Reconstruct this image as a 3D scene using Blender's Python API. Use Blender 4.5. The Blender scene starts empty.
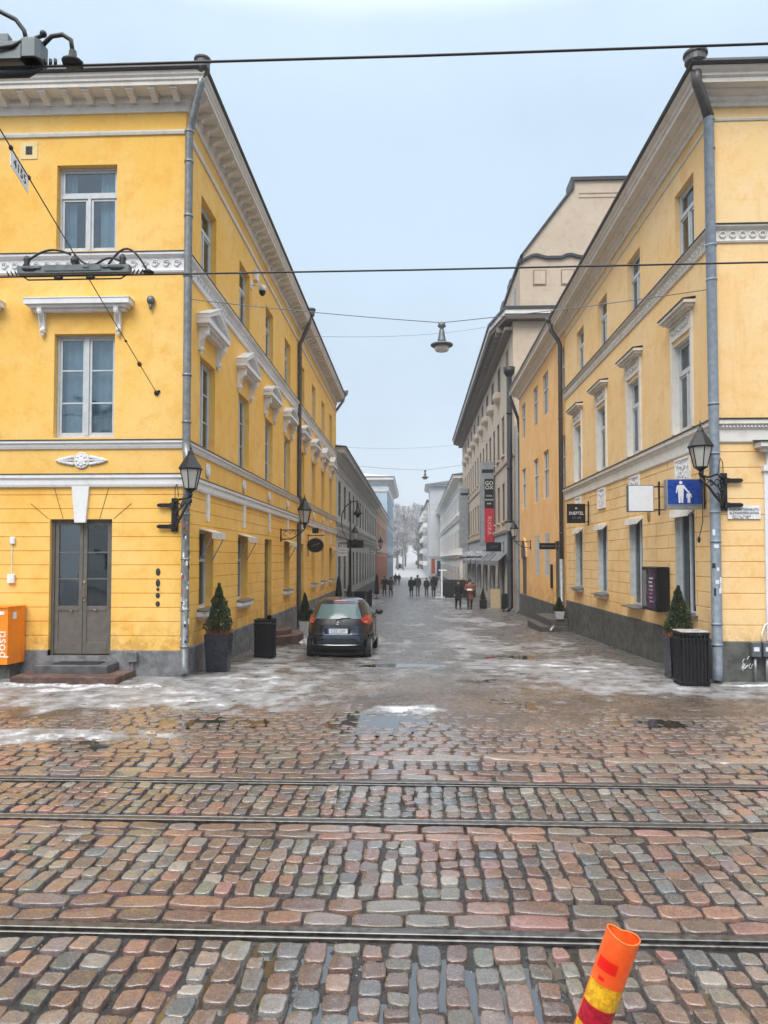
import bpy, math, random
from math import radians, pi, sin, cos, radians as R, sqrt, atan2, floor
from mathutils import Vector, Matrix, noise
random.seed(7)
S = bpy.context.scene
COL = S.collection
WM = {}

# ------------------------------------------------------------------ helpers
def clamp(a, lo=0., hi=1.): return max(lo, min(hi, a))
def sstep(a, b, x):
    t = clamp((x-a)/(b-a)); return t*t*(3-2*t)
def fr(x, y, z=0., o=4): return noise.fractal(Vector((x, y, z)), 1.0, 2.0, o)

PROF = [(-60,0),(0,0),(13,0),(17.6,-.17),(26,-.36),(43,-.78),(64,-1.04),(90,-1.5),(120,-1.9),(160,-2.25),(180,-2.2),(220,-.4),(330,11.5),(450,21),(700,30),(1200,34)]
def gz(x, y):
    z = PROF[-1][1]
    for (a, za), (b, zb) in zip(PROF, PROF[1:]):
        if y <= b:
            t = clamp((y-a)/(b-a)); z = za+(zb-za)*t; break
    if y > 13:
        z -= .07*sstep(13, 18, y)*max(0, 1-((x-.5)/4.7)**2)*(1-sstep(120, 160, y))
    if abs(x) > 40 and y > 180: z += 0
    return z

class MB:
    def __init__(s): s.v = []; s.f = []; s.m = []; s.sm = []; s.cm = 0; s.smooth = False
    def add(s, vs, fs):
        b = len(s.v); s.v += [tuple(p) for p in vs]
        for f in fs:
            s.f.append(tuple(b+i for i in f)); s.m.append(s.cm); s.sm.append(s.smooth)
    def box(s, x0, x1, y0, y1, z0, z1):
        s.add([(x0,y0,z0),(x1,y0,z0),(x1,y1,z0),(x0,y1,z0),(x0,y0,z1),(x1,y0,z1),(x1,y1,z1),(x0,y1,z1)],
              [(3,2,1,0),(4,5,6,7),(0,1,5,4),(1,2,6,5),(2,3,7,6),(3,0,4,7)])
    def bbox(s, x0, x1, y0, y1, z0, z1, b=.01):          # box with chamfered vertical + top edges
        c = [(x0+b,y0),(x1-b,y0),(x1,y0+b),(x1,y1-b),(x1-b,y1),(x0+b,y1),(x0,y1-b),(x0,y0+b)]
        cx, cy = (x0+x1)/2, (y0+y1)/2
        ins = [(x+(b if x < cx else -b), y+(b if y < cy else -b)) for x, y in c]
        n = 8; vs = [(x,y,z0) for x,y in c]+[(x,y,z1-b) for x,y in c]+[(x,y,z1) for x,y in ins]
        fs = [tuple(range(n-1,-1,-1)), tuple(range(2*n,3*n))]
        for k in range(2):
            for i in range(n): j=(i+1)%n; fs.append((k*n+i,k*n+j,(k+1)*n+j,(k+1)*n+i))
        s.add(vs, fs)
    def prism(s, poly, fn, a, b):                         # poly in 2d, fn(p,q,t)->xyz, extruded a..b
        n = len(poly); vs = [fn(p,q,a) for p,q in poly]+[fn(p,q,b) for p,q in poly]
        fs = [tuple(range(n-1,-1,-1)), tuple(range(n,2*n))]+[(i,(i+1)%n,n+(i+1)%n,n+i) for i in range(n)]
        s.add(vs, fs)
    def tube(s, pts, r, n=8, cap=True):
        pts = [Vector(p) for p in pts]; rs = r if isinstance(r,(list,tuple)) else [r]*len(pts)
        vs = []; up = None
        for i, p in enumerate(pts):
            d = (pts[min(i+1,len(pts)-1)]-pts[max(i-1,0)]).normalized()
            if up is None:
                up = Vector((0,0,1)) if abs(d.z) < .9 else Vector((1,0,0))
            a = d.cross(up).normalized(); b = a.cross(d).normalized(); up = b
            for k in range(n):
                t = 2*pi*k/n; vs.append(p+(a*cos(t)+b*sin(t))*rs[i])
        fs = []
        for i in range(len(pts)-1):
            for k in range(n): j=(k+1)%n; fs.append((i*n+k,i*n+j,(i+1)*n+j,(i+1)*n+k))
        if cap: fs += [tuple(range(n-1,-1,-1)), tuple(range((len(pts)-1)*n, len(pts)*n))]
        s.add(vs, fs)
    def lathe(s, prof, c=(0,0,0), n=20, sx=1, sy=1, axis='z', ph=0):
        vs = []
        for r, z in prof:
            for k in range(n):
                t = 2*pi*k/n+ph; p, q = r*cos(t)*sx, r*sin(t)*sy
                if axis == 'z': vs.append((c[0]+p, c[1]+q, c[2]+z))
                elif axis == 'y': vs.append((c[0]+p, c[1]+z, c[2]+q))
                else: vs.append((c[0]+z, c[1]+p, c[2]+q))
        fs = []
        for i in range(len(prof)-1):
            for k in range(n): j=(k+1)%n; fs.append((i*n+k,i*n+j,(i+1)*n+j,(i+1)*n+k))
        fs += [tuple(range(n-1,-1,-1)), tuple(range((len(prof)-1)*n, len(prof)*n))]
        s.add(vs, fs)
    def ell(s, c, rx, ry, rz, n=10, m=6):
        pr = [(max(.001,sin(pi*i/m)), -cos(pi*i/m)) for i in range(m+1)]
        vs = [(c[0]+rx*r*cos(2*pi*k/n), c[1]+ry*r*sin(2*pi*k/n), c[2]+rz*z) for r,z in pr for k in range(n)]
        fs = [(i*n+k,i*n+(k+1)%n,(i+1)*n+(k+1)%n,(i+1)*n+k) for i in range(m) for k in range(n)]
        s.add(vs, fs)
    def sweep(s, path, prof):                             # closed profile (d outward, z) along plan path, outward = right hand
        n = len(prof); P = [Vector(p) for p in path]; vs = []
        def nr(a, b): d = (b-a).normalized(); return Vector((d.y, -d.x))
        for i, p in enumerate(P):
            if i == 0: m = nr(P[0],P[1])
            elif i == len(P)-1: m = nr(P[-2],P[-1])
            else:
                a, b = nr(P[i-1],p), nr(p,P[i+1]); m = (a+b); m = m/ (m.dot(a))
            for d, z in prof: vs.append((p.x+m.x*d, p.y+m.y*d, z))
        fs = [tuple(range(n-1,-1,-1)), tuple(range((len(P)-1)*n, len(P)*n))]
        for i in range(len(P)-1):
            for k in range(n): j=(k+1)%n; fs.append((i*n+k,i*n+j,(i+1)*n+j,(i+1)*n+k))
        s.add(vs, fs)
    def mesh(s, name, mats):
        me = bpy.data.meshes.new(name); me.from_pydata(s.v, [], s.f); me.update()
        for m in (mats if isinstance(mats,(list,tuple)) else [mats]): me.materials.append(m)
        me.polygons.foreach_set('material_index', s.m); me.polygons.foreach_set('use_smooth', s.sm)
        return me

def place(o, parent, loc, rot):
    w = Matrix.Translation(Vector(loc)) @ Matrix.Rotation(rot, 4, 'Z')
    COL.objects.link(o)
    if parent is not None:
        o.parent = parent; o.matrix_basis = WM[parent.name].inverted() @ w
    else: o.matrix_basis = w
    WM[o.name] = w
    return o
def part(name, mb, mat, parent, loc=(0,0,0), rot=0.):
    me = mb if isinstance(mb, bpy.types.Mesh) else mb.mesh(name, mat)
    return place(bpy.data.objects.new(name, me), parent, loc, rot)
def tag(o, label, cat, group=None):
    o['label'] = label; o['category'] = cat
    if group: o['group'] = group
    return o
def thing(name, label, cat, loc=(0,0,0), rot=0., group=None):
    return tag(place(bpy.data.objects.new(name, None), None, loc, rot), label, cat, group)
def solo(name, mb, mat, label, cat, loc=(0,0,0), rot=0., group=None):
    return tag(part(name, mb, mat, None, loc, rot), label, cat, group)
def kind(o, k): o['kind'] = k; return o
def dup(o, loc=None, rot=0., parent=None):
    c = o.copy(); COL.objects.link(c)
    w = WM[o.name] if loc is None else Matrix.Translation(Vector(loc)) @ Matrix.Rotation(rot, 4, 'Z')
    if parent is not None:
        c.parent = parent
        if loc is not None: c.matrix_basis = WM[parent.name].inverted() @ w
    else: c.matrix_basis = w
    WM[c.name] = w
    for ch in list(KIDS(o)):
        dup2(ch, c)
    return c
def KIDS(o): return [x for x in COL.objects if x.parent == o]
def dup2(o, parent):
    c = o.copy(); COL.objects.link(c); c.parent = parent; WM[c.name] = WM[parent.name] @ c.matrix_basis
    for ch in KIDS(o): dup2(ch, c)

# ------------------------------------------------------------------ materials
def newmat(name):
    m = bpy.data.materials.new(name); m.use_nodes = True; nt = m.node_tree
    return m, nt, nt.nodes['Principled BSDF']
def nd(nt, t, **k):
    n = nt.nodes.new(t)
    for a, b in k.items():
        if a in n.inputs: n.inputs[a].default_value = b
        else: setattr(n, a, b)
    return n
def mixc(nt, fac, a, b, mode='MIX'):
    n = nt.nodes.new('ShaderNodeMix'); n.data_type = 'RGBA'; n.blend_type = mode
    for i, v in ((0,fac),(6,a),(7,b)):
        if isinstance(v, (int,float)): n.inputs[i].default_value = v
        elif isinstance(v, tuple): n.inputs[i].default_value = (*v,1) if len(v)==3 else v
        else: nt.links.new(v, n.inputs[i])
    return n.outputs[2]
def ramp(nt, src, a, b, c0=0., c1=1.):
    n = nt.nodes.new('ShaderNodeMapRange'); n.interpolation_type = 'SMOOTHSTEP'
    n.inputs[1].default_value=a; n.inputs[2].default_value=b; n.inputs[3].default_value=c0; n.inputs[4].default_value=c1
    nt.links.new(src, n.inputs[0]); return n.outputs[0]
def coords(nt, scale=(1,1,1)):
    g = nt.nodes.new('ShaderNodeNewGeometry'); mp = nt.nodes.new('ShaderNodeMapping')
    mp.inputs['Scale'].default_value = scale; nt.links.new(g.outputs['Position'], mp.inputs[0]); return mp.outputs[0]
def nz(nt, vec, sc, det=5, ro=.6):
    n = nd(nt, 'ShaderNodeTexNoise', Scale=sc, Detail=det, Roughness=ro); nt.links.new(vec, n.inputs['Vector']); return n.outputs['Fac']
def bump(nt, h, b, st=.3, dist=.01):
    n = nd(nt, 'ShaderNodeBump', Strength=st, Distance=dist); nt.links.new(h, n.inputs['Height']); nt.links.new(n.outputs[0], b.inputs['Normal'])

def simple(name, col, rough=.5, metal=0., var=.12, sc=8., bs=.1, spec=.5):
    m, nt, b = newmat(name); v = coords(nt); n = nz(nt, v, sc)
    f = ramp(nt, n, .3, .7)
    c = mixc(nt, f, tuple(x*(1-var) for x in col), tuple(min(1,x*(1+var)) for x in col))
    nt.links.new(c, b.inputs['Base Color']); b.inputs['Metallic'].default_value = metal
    nt.links.new(ramp(nt, n, .3, .7, rough*.8, min(1,rough*1.2)), b.inputs['Roughness'])
    b.inputs['Specular IOR Level'].default_value = spec
    if bs: bump(nt, nz(nt, v, sc*6), b, bs, .005)
    return m
def plaster(name, col, dark, pale, stain=.5, sc=1.):
    m, nt, b = newmat(name); v = coords(nt); vs = coords(nt, (1,1,.12))
    big = nz(nt, v, .55*sc, 6, .65); mid = nz(nt, v, 2.6*sc, 6, .7); fine = nz(nt, v, 28, 3)
    streak = nz(nt, vs, 3.2, 5, .65)
    c = mixc(nt, ramp(nt, big, .35, .68), col, pale)
    c = mixc(nt, ramp(nt, mid, .46, .70, 0, stain*1.2), c, dark)
    c = mixc(nt, ramp(nt, nz(nt, v, 6.5, 6, .75), .56, .72, 0, stain*.7), c, tuple(min(.9,x*1.12) for x in pale))
    k = ramp(nt, streak, .56, .74, 0, stain*.38); c = mixc(nt, k, c, tuple(x*.72 for x in dark))
    c = mixc(nt, ramp(nt, fine, .3, .7, 0, .13), c, tuple(x*.6 for x in col))
    zz_=nt.nodes.new('ShaderNodeSeparateXYZ'); nt.links.new(v,zz_.inputs[0])
    sp_=nt.nodes.new('ShaderNodeMath'); sp_.operation='MULTIPLY'; nt.links.new(ramp(nt,zz_.outputs['Z'],.45,1.25,1,0),sp_.inputs[0]); nt.links.new(ramp(nt,nz(nt,v,4.5,6,.7),.40,.62,0,.55),sp_.inputs[1])
    c = mixc(nt, sp_.outputs[0], c, tuple(x*.5 for x in dark))
    # fine hairline cracks and chips
    vo = nd(nt, 'ShaderNodeTexVoronoi', Scale=1.1, feature='DISTANCE_TO_EDGE')
    wv = mixc(nt, .12, v, nd(nt,'ShaderNodeTexNoise',Scale=3.).outputs['Color']); nt.links.new(wv, vo.inputs['Vector'])
    ck = ramp(nt, vo.outputs['Distance'], 0, .006, .28, 0)
    mk = nt.nodes.new('ShaderNodeMath'); mk.operation='MULTIPLY'; nt.links.new(ck, mk.inputs[0]); nt.links.new(ramp(nt, nz(nt,v,.8), .5,.62), mk.inputs[1])
    c = mixc(nt, mk.outputs[0], c, tuple(x*.45 for x in col))
    nt.links.new(c, b.inputs['Base Color']); b.inputs['Roughness'].default_value = .82; b.inputs['Specular IOR Level'].default_value=.3
    bump(nt, mixc(nt, .5, mid, fine), b, .25, .012)
    return m
def glassy(name, tint=(.68,.76,.80), mixf=.35):
    m = bpy.data.materials.new(name); m.use_nodes = True; nt = m.node_tree
    for n in list(nt.nodes): nt.nodes.remove(n)
    o = nt.nodes.new('ShaderNodeOutputMaterial'); t = nd(nt,'ShaderNodeBsdfTransparent'); t.inputs[0].default_value=(*tint,1)
    g = nd(nt,'ShaderNodeBsdfGlossy'); g.inputs['Roughness'].default_value=.03; g.inputs[0].default_value=(.9,.95,1,1)
    v = coords(nt); bp = nd(nt,'ShaderNodeBump',Strength=.3,Distance=.03); nt.links.new(nz(nt,v,1.6,1),bp.inputs['Height']); nt.links.new(bp.outputs[0],g.inputs['Normal'])
    lw = nd(nt,'ShaderNodeLayerWeight'); lw.inputs[0].default_value=mixf*.6
    mp = nt.nodes.new('ShaderNodeMapRange'); nt.links.new(lw.outputs['Fresnel'],mp.inputs[0]); mp.inputs[3].default_value=.10; mp.inputs[4].default_value=1.
    mx = nt.nodes.new('ShaderNodeMixShader'); nt.links.new(mp.outputs[0],mx.inputs[0]); nt.links.new(t.outputs[0],mx.inputs[1]); nt.links.new(g.outputs[0],mx.inputs[2]); nt.links.new(mx.outputs[0],o.inputs[0])
    return m

YEL = plaster('yellow plaster', (.86,.51,.110), (.78,.385,.065), (.88,.58,.20), .5)
PAL = plaster('pale yellow plaster', (.85,.575,.265), (.78,.44,.14), (.86,.635,.35), .5)
ORA = plaster('orange plaster', (.84,.49,.19), (.74,.37,.10), (.86,.56,.27), .5)
BEI = plaster('beige roughcast', (.52,.42,.32), (.40,.31,.22), (.57,.47,.37), .4)
GRY = plaster('grey plaster', (.46,.46,.44), (.30,.30,.29), (.56,.56,.54), .5)
PNK = plaster('pale pink plaster', (.52,.32,.25), (.42,.24,.18), (.58,.40,.33), .3)
RED = plaster('red pink plaster', (.42,.15,.10), (.32,.10,.07), (.46,.2,.14), .3)
BLU = plaster('pale blue plaster', (.38,.50,.62), (.30,.40,.52), (.45,.55,.66), .3)
WHT = plaster('white plaster', (.72,.72,.68), (.5,.49,.45), (.78,.78,.75), .35)
STO = plaster('grey stone', (.46,.47,.49), (.36,.37,.39), (.52,.53,.55), .4)
TRIM = plaster('white painted trim', (.74,.74,.75), (.50,.48,.46), (.80,.80,.81), .35, 1.5)
TRIMW = plaster('warm white trim', (.70,.67,.62), (.48,.43,.37), (.76,.74,.70), .35, 1.5)
PLG = plaster('grey plinth', (.20,.205,.215), (.12,.12,.125), (.25,.25,.255), .6)
PLD = plaster('dark grey plinth', (.105,.11,.10), (.06,.06,.055), (.14,.14,.13), .6)
SHOP = plaster('pale grey shopfront', (.40,.42,.44), (.3,.31,.33), (.46,.48,.5), .3)
GROOVE = simple('shaded joint', (.25,.14,.03), .9)
ROOF = simple('dark sheet metal', (.035,.036,.04), .45, .3)
PIPE = simple('grey blue painted pipe', (.23,.27,.32), .45, .2, .15, 12)
PIPED = simple('dark weathered pipe', (.095,.092,.092), .45, .3, .2, 12)
PIPEG = simple('grey zinc pipe', (.24,.25,.255), .4, .5, .2, 12)
BLK = simple('black painted iron', (.012,.012,.014), .4, .2)
WIRE = simple('black cable', (.015,.015,.017), .5)
STEEL = simple('grey metal fitting', (.13,.15,.16), .45, .4)
WFR = simple('grey white window paint', (.50,.53,.55), .4, 0, .08)
WBR = simple('red brown window paint',(.10,.05,.045),.5)
WFD = simple('dark window paint', (.10,.09,.08), .5)
CUR = simple('white net curtain', (.70,.76,.78), .8, 0, .1, 4)
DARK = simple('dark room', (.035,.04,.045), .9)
GLASS = glassy('window glass')
SHOPG = glassy('shop glass', (.4,.44,.46), .3)
DULL = simple('dull dark pane',(.03,.033,.038),.35,0,.3,1.5,0)
DOORM = simple('grey brown door paint', (.13,.115,.10), .4)
BRASS = simple('worn brass', (.5,.4,.2), .35, .9)
GRAN = plaster('red granite step', (.13,.075,.06), (.08,.045,.04), (.19,.13,.11), .5, 3)
ORG = simple('orange mailbox paint', (.90,.25,.012), .35, 0, .06)
WPL = simple('white plastic', (.75,.76,.76), .4)
WFROST = simple('white sign panel', (.68,.72,.78), .35, 0, .04)
ALU = simple('grey aluminium', (.35,.37,.40), .35, .6)
BLUE = simple('blue sign face', (.012,.055,.30), .3, 0, .05)
BLKS = simple('black sign face', (.008,.008,.010), .35)
REDS = simple('red banner cloth', (.42,.012,.03), .6)
SLATE = simple('grey sheet sill', (.12,.13,.14), .4, .3)
AWN = simple('pale awning cloth', (.62,.60,.56), .7)
AWNG = simple('grey awning cloth', (.20,.205,.21), .8)
WOOD = simple('brown bark', (.09,.065,.05), .9, 0, .3, 20, .5)
BARK = simple('grey winter bark', (.20,.19,.19), .9, 0, .3, 5)
SNOWT = simple('snowy twigs', (.55,.56,.60), .9, 0, .4, 2)
THUJA = simple('dark conifer green', (.030,.055,.022), .7, 0, .6, 14)
THB = simple('browned sprigs',(.10,.055,.025),.8,0,.4,14)
THL = simple('light green sprigs',(.075,.115,.045),.7,0,.4,14)
HEATH = simple('rusty heather', (.26,.10,.05), .8, 0, .5, 30)
POTN = simple('dark navy planter', (.012,.014,.024), .3, 0, .3, 5)
POTW = simple('grey white pot', (.45,.45,.46), .6)
RAILM = simple('worn steel rail', (.16,.155,.15), .38, .9, .3, 20)
TAN = simple('tan board', (.36,.28,.17), .6)
SKIN = simple('skin', (.55,.33,.24), .6)
def cloth(n, c): return simple(n, c, .85, 0, .2, 10)
CL = {'black':cloth('black wool',(.012,.012,.014)),'navy':cloth('navy cloth',(.02,.025,.045)),'brown':cloth('brown coat cloth',(.22,.085,.055)),
      'grey':cloth('grey cloth',(.09,.09,.095)),'dark':cloth('dark brown cloth',(.03,.022,.02)),'denim':cloth('dark denim',(.04,.05,.08)),'hair':cloth('brown hair',(.05,.03,.02)),'green':cloth('dark green parka',(.03,.035,.03))}
TX=simple('blue black lettering',(.03,.035,.07),.5)
SNOW = plaster('old dirty snow', (.55,.56,.58), (.16,.14,.12), (.72,.73,.76), .9, 5)

# lantern glass, milky and unlit
LG = newmat('milky lantern glass'); b = LG[2]; b.inputs['Base Color'].default_value=(.62,.60,.56,1); b.inputs['Roughness'].default_value=.25; b.inputs['Transmission Weight'].default_value=.35; LG = LG[0]

# ------------------------------------------------------------------ facade tools
class Fac:                       # side 'L' (faces +x), 'R' (faces -x), 'F' (faces -y)
    def __init__(s, side, c): s.side=side; s.c=c; s.rot={'L':-pi/2,'R':pi/2,'F':pi}[side]
    def p(s, t, z, d):
        if s.side=='L': return (s.c+d, t, z)
        if s.side=='R': return (s.c-d, t, z)
        return (t, s.c-d, z)
def wall(mb, F, t0, t1, prof, holes, back=.55):
    zs = sorted(set([p[0] for p in prof]+[h[2] for h in holes]+[h[3] for h in holes])); zs=[z for z in zs if prof[0][0]<=z<=prof[-1][0]]
    def dz(z, up):
        for (a,da),(b,db) in zip(prof,prof[1:]):
            if a<=z<=b and b>a: return da+(db-da)*(z-a)/(b-a)
        return 0
    ts = sorted(set([t0,t1]+[h[0] for h in holes]+[h[1] for h in holes]))
    for za, zb in zip(zs, zs[1:]):
        if zb-za < 1e-6: continue
        zm=(za+zb)/2; run=None
        for ta, tb in zip(ts, ts[1:]):
            tm=(ta+tb)/2; inh=any(h[0]<tm<h[1] and h[2]<zm<h[3] for h in holes)
            if not inh:
                mb.cm=0; mb.add([F.p(ta,za,dz(za,1)),F.p(tb,za,dz(za,1)),F.p(tb,zb,dz(zb,0)),F.p(ta,zb,dz(zb,0))],[(0,1,2,3)])
        for h in holes:
            if h[2]<zm<h[3]:
                D=h[4]
                for t in (h[0],h[1]):
                    mb.cm=0; mb.add([F.p(t,za,dz(za,1)),F.p(t,za,-D),F.p(t,zb,-D),F.p(t,zb,dz(zb,0))],[(0,1,2,3)])
                    mb.cm=1; mb.add([F.p(t,za,-D),F.p(t,za,-back),F.p(t,zb,-back),F.p(t,zb,-D)],[(0,1,2,3)])
    for h in holes:
        D=h[4]
        for z in (h[2],h[3]):
            mb.cm=0; mb.add([F.p(h[0],z,dz(z,0)),F.p(h[1],z,dz(z,0)),F.p(h[1],z,-D),F.p(h[0],z,-D)],[(0,1,2,3)])
            mb.cm=1; mb.add([F.p(h[0],z,-D),F.p(h[1],z,-D),F.p(h[1],z,-back),F.p(h[0],z,-back)],[(0,1,2,3)])
        mb.cm=1; mb.add([F.p(h[0],h[2],-back),F.p(h[1],h[2],-back),F.p(h[1],h[3],-back),F.p(h[0],h[3],-back)],[(0,1,2,3)])
    mb.cm=0
def rust(z0, z1, step, g=.012, d=.016):
    out=[(z0,0)]; z=z0+step
    while z < z1-.05:
        out += [(z-g,0),(z-g*.3,-d),(z+g*.3,-d),(z+g,0)]; z += step
    return out+[(z1,0)]
# windows: local x along the wall, y outwards, z up from the sill
def win_frame(w, h, style):
    m = MB(); o=.045; y0,y1=-.06,0.
    def bar(x0,x1,z0,z1,a=y0,b=y1): m.bbox(x0,x1,a,b,z0,z1,.004)
    bar(-w/2,-w/2+o,0,h); bar(w/2-o,w/2,0,h); bar(-w/2+o,w/2-o,0,o+.01); bar(-w/2+o,w/2-o,h-o,h)
    def sash(x0,x1,z0,z1,rows,t=.045):
        a,b=-.05,-.012
        bar(x0+.002,x0+t,z0+.002,z1-.002,a,b); bar(x1-t,x1-.002,z0+.002,z1-.002,a,b); bar(x0+t,x1-t,z0+.002,z0+t+.01,a,b); bar(x0+t,x1-t,z1-t,z1-.002,a,b)
        for k in range(1,rows): zz=z0+(z1-z0)*k/rows; bar(x0+t,x1-t,zz-.013,zz+.013,a,b-.004)
    if style=='mid':
        bar(-.04,.04,o+.01,h-o,y0,.012); sash(-w/2+o,-.04,o+.01,h-o,3); sash(.04,w/2-o,o+.01,h-o,3)
    elif style=='up':
        zt=h*.66; bar(-w/2+o,w/2-o,zt-.03,zt+.03,y0,.01); sash(-w/2+o,w/2-o,zt+.03,h-o,1)
        bar(-.03,.03,o+.01,zt-.03,y0,.01); sash(-w/2+o,-.03,o+.01,zt-.03,1); sash(.03,w/2-o,o+.01,zt-.03,1)
    elif style=='four':
        zt=h*.62; bar(-w/2+o,w/2-o,zt-.03,zt+.03,y0,.01); bar(-.025,.025,o+.01,zt-.03); bar(-.025,.025,zt+.03,h-o)
    elif style=='plain':
        bar(-.03,.03,o+.01,h-o)
    elif style=='bars':
        zt=h*.62; bar(-w/2+o,w/2-o,zt-.02,zt+.02); bar(-.025,.025,o+.01,zt-.02)
        for k in range(7): x=-w/2+w*(k+.5)/7; m.tube([(x,.06,0),(x,.06,h)],.01,5)
        for k in range(4): z=h*(k+.5)/4; m.tube([(-w/2,.06,z),(w/2,.06,z)],.008,5)
    return m
def win_pane(w, h):
    m = MB(); m.box(-w/2+.05,w/2-.05,-.036,-.03,.06,h-.05); return m
def win_curtain(w, h, full=False):
    m = MB(); m.smooth=True
    spans = [(-w/2+.03,w/2-.03)] if full else [(-w/2+.03,-w*.13),(w*.27,w/2-.03)]
    if full=='top': m.box(-w/2+.05,w/2-.05,-.08,-.075,h*.60,h-.03); return m
    for a,b in spans:
        n=28; vs=[]; fs=[]
        for i in range(n+1):
            x=a+(b-a)*i/n; y=-.17+.022*sin(i*1.55)+.01*sin(i*.7+1)
            vs += [(x,y,.03),(x+.01*sin(i),y,h-.02)]
        for i in range(n): fs.append((2*i,2*i+2,2*i+3,2*i+1))
        m.add(vs,fs)
    return m
WCACHE = {}
def window(parent, F, t, z0, w, h, style, depth, fmat=WFR, cur='half', gl=None):
    key=(round(w,3),round(h,3),style,fmat.name,cur,gl.name if gl else '')
    if key not in WCACHE:
        WCACHE[key]=(win_frame(w,h,style).mesh('window',fmat), win_pane(w,h).mesh('pane',gl or GLASS),
                     win_curtain(w,h,'top' if cur=='top' else cur=='full').mesh('curtain',CUR) if cur else None)
    a,b,c=WCACHE[key]; loc=F.p(t,z0,-depth)
    o=part('window',a,None,parent,loc,F.rot); part('pane',b,None,o,loc,F.rot)
    if c: part('curtain',c,None,o,loc,F.rot)
    return o
def local(F, t, z, d=0.): return F.p(t,z,d)

def console(w=.1, h=.6, d=.28):                           # scroll bracket, local: y outwards, top at z=0
    m=MB(); m.smooth=False
    pr=[]
    for i in range(25):
        t=i/24; z=-h*t
        y=.05+(d-.05)*(1-t)**1.6*(1-.0*t)+.035*sin(t*2*pi*1.2)
        pr.append((max(.02,y),z))
    pr=[(0,0)]+pr+[(0,-h)]
    m.prism(pr, lambda p,q,t:(t,p,q), -w/2, w/2)
    m.ell((0,d*.72,-.10),w*.62,.07,.07); m.ell((0,.06,-h*.93),w*.55,.055,.05); m.ell((0,.045,-h-.03),w*.35,.04,.06)
    m.tube([(w*.5,.03,-.04),(w*.5,.13,-h*.35),(w*.5,.06,-h*.8)],.012,5); m.tube([(-w*.5,.03,-.04),(-w*.5,.13,-h*.35),(-w*.5,.06,-h*.8)],.012,5)
    return m
def hood(w, style, d=.30):                                # local: z=0 is underside
    m=MB()
    def slab(x0,x1,dd,z0,z1): m.box(x0,x1,0,dd,z0,z1)
    slab(-w/2+.12,w/2-.12,d-.12,-.10,-.045); slab(-w/2+.06,w/2-.06,d-.05,-.043,.0); slab(-w/2,w/2,d,.002,.095)
    if style=='flat': 
        m.box(-w/2-.01,w/2+.01,0,d+.01,.097,.115)
    elif style=='tri':
        H=.42
        m.prism([(-w/2+.05,.097),(w/2-.05,.097),(0,H-.04)], lambda p,q,t:(p,t,q), 0, d*.45)
        for s in (-1,1):
            m.prism([(s*w/2,.10),(s*w/2,.17),(0,H+.09),(0,H+.0)], lambda p,q,t:(p,t,q), 0, d+.0)
        for s in (-1,1):
            m.prism([(s*(w/2+.01),.172),(s*(w/2+.01),.19),(0,H+.112),(0,H+.094)], lambda p,q,t:(p,t,q), 0, d+.012)
    elif style=='seg':
        n=10
        arc=[(-w/2+w*i/n, .11+.24*sin(pi*i/n)) for i in range(n+1)]
        m.prism([(-w/2+.05,.098)]+[(p*.95,q-.04) for p,q in arc]+[(w/2-.05,.098)], lambda p,q,t:(p,t,q), 0, d*.45)
        for (a,b),(c,e) in zip(arc,arc[1:]):
            m.prism([(a,b),(c,e),(c,e+.07),(a,b+.07)], lambda p,q,t:(p,t,q), 0, d)
    return m
def rosette(wide=False):
    m=MB(); m.smooth=True
    m.lathe([(.14,0),(.15,.02),(.135,.035),(.12,.025),(.09,.03),(.06,.045),(.02,.05)],(0,0,0),20,axis='y')
    for k in range(8):
        t=2*pi*k/8; m.ell((.085*cos(t),.035,.085*sin(t)),.028,.02,.028,8,4)
    if wide:
        for s in (-1,1):
            for k in range(6):
                x=s*(.17+.045*k); q=.062*(1-k/7)
                for u in (-1,1): m.ell((x,.018,u*q),.042,.03,.034,8,4)
                m.ell((x,.02,0),.03,.035,.02,8,4)
            m.ell((s*.44,.02,0),.045,.025,.022,8,4)
    return m
def relief(w,h):
    m=MB(); m.box(-w/2,w/2,0,.02,0,h)
    for (a,b,c,e) in ((-w/2,w/2,0,.04),(-w/2,w/2,h-.04,h),(-w/2,-w/2+.04,.041,h-.041),(w/2-.04,w/2,.041,h-.041)): m.box(a,b,.0,.045,c,e)
    m.smooth=True; rnd=random.Random(3)
    for k in range(26):
        x=rnd.uniform(-w/2+.09,w/2-.09); z=rnd.uniform(.09,h-.09); a=rnd.uniform(0,6.28); r=rnd.uniform(.03,.06)
        m.tube([(x+r*cos(a+t)*(.4+t*.25),.03,z+r*sin(a+t)*(.4+t*.25)) for t in (0,.7,1.4,2.1,2.8,3.5)],.011,5)
    return m
def awning(w):                                            # little box awning over a street window, local z=0 hinge line
    m=MB(); m.prism([(0,0),(.26,-.075),(.26,-.20),(.245,-.20),(.245,-.088),(0,-.02)], lambda p,q,t:(t,p,q), -w/2, w/2); return m
def awning_arms(w):
    m=MB()
    for s in (-1,1): m.tube([(s*(w/2-.03),.0,-.62),(s*(w/2-.03),.24,-.16)],.012,5)
    return m
def pipe_mesh(pts, r, seams=(), rs=1.18):
    m=MB(); m.smooth=True; m.tube(pts,r,14)
    for (x,y,z) in seams: m.lathe([(r*rs,-.02),(r*rs,.02)],(x,y,z),14)
    return m

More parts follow.
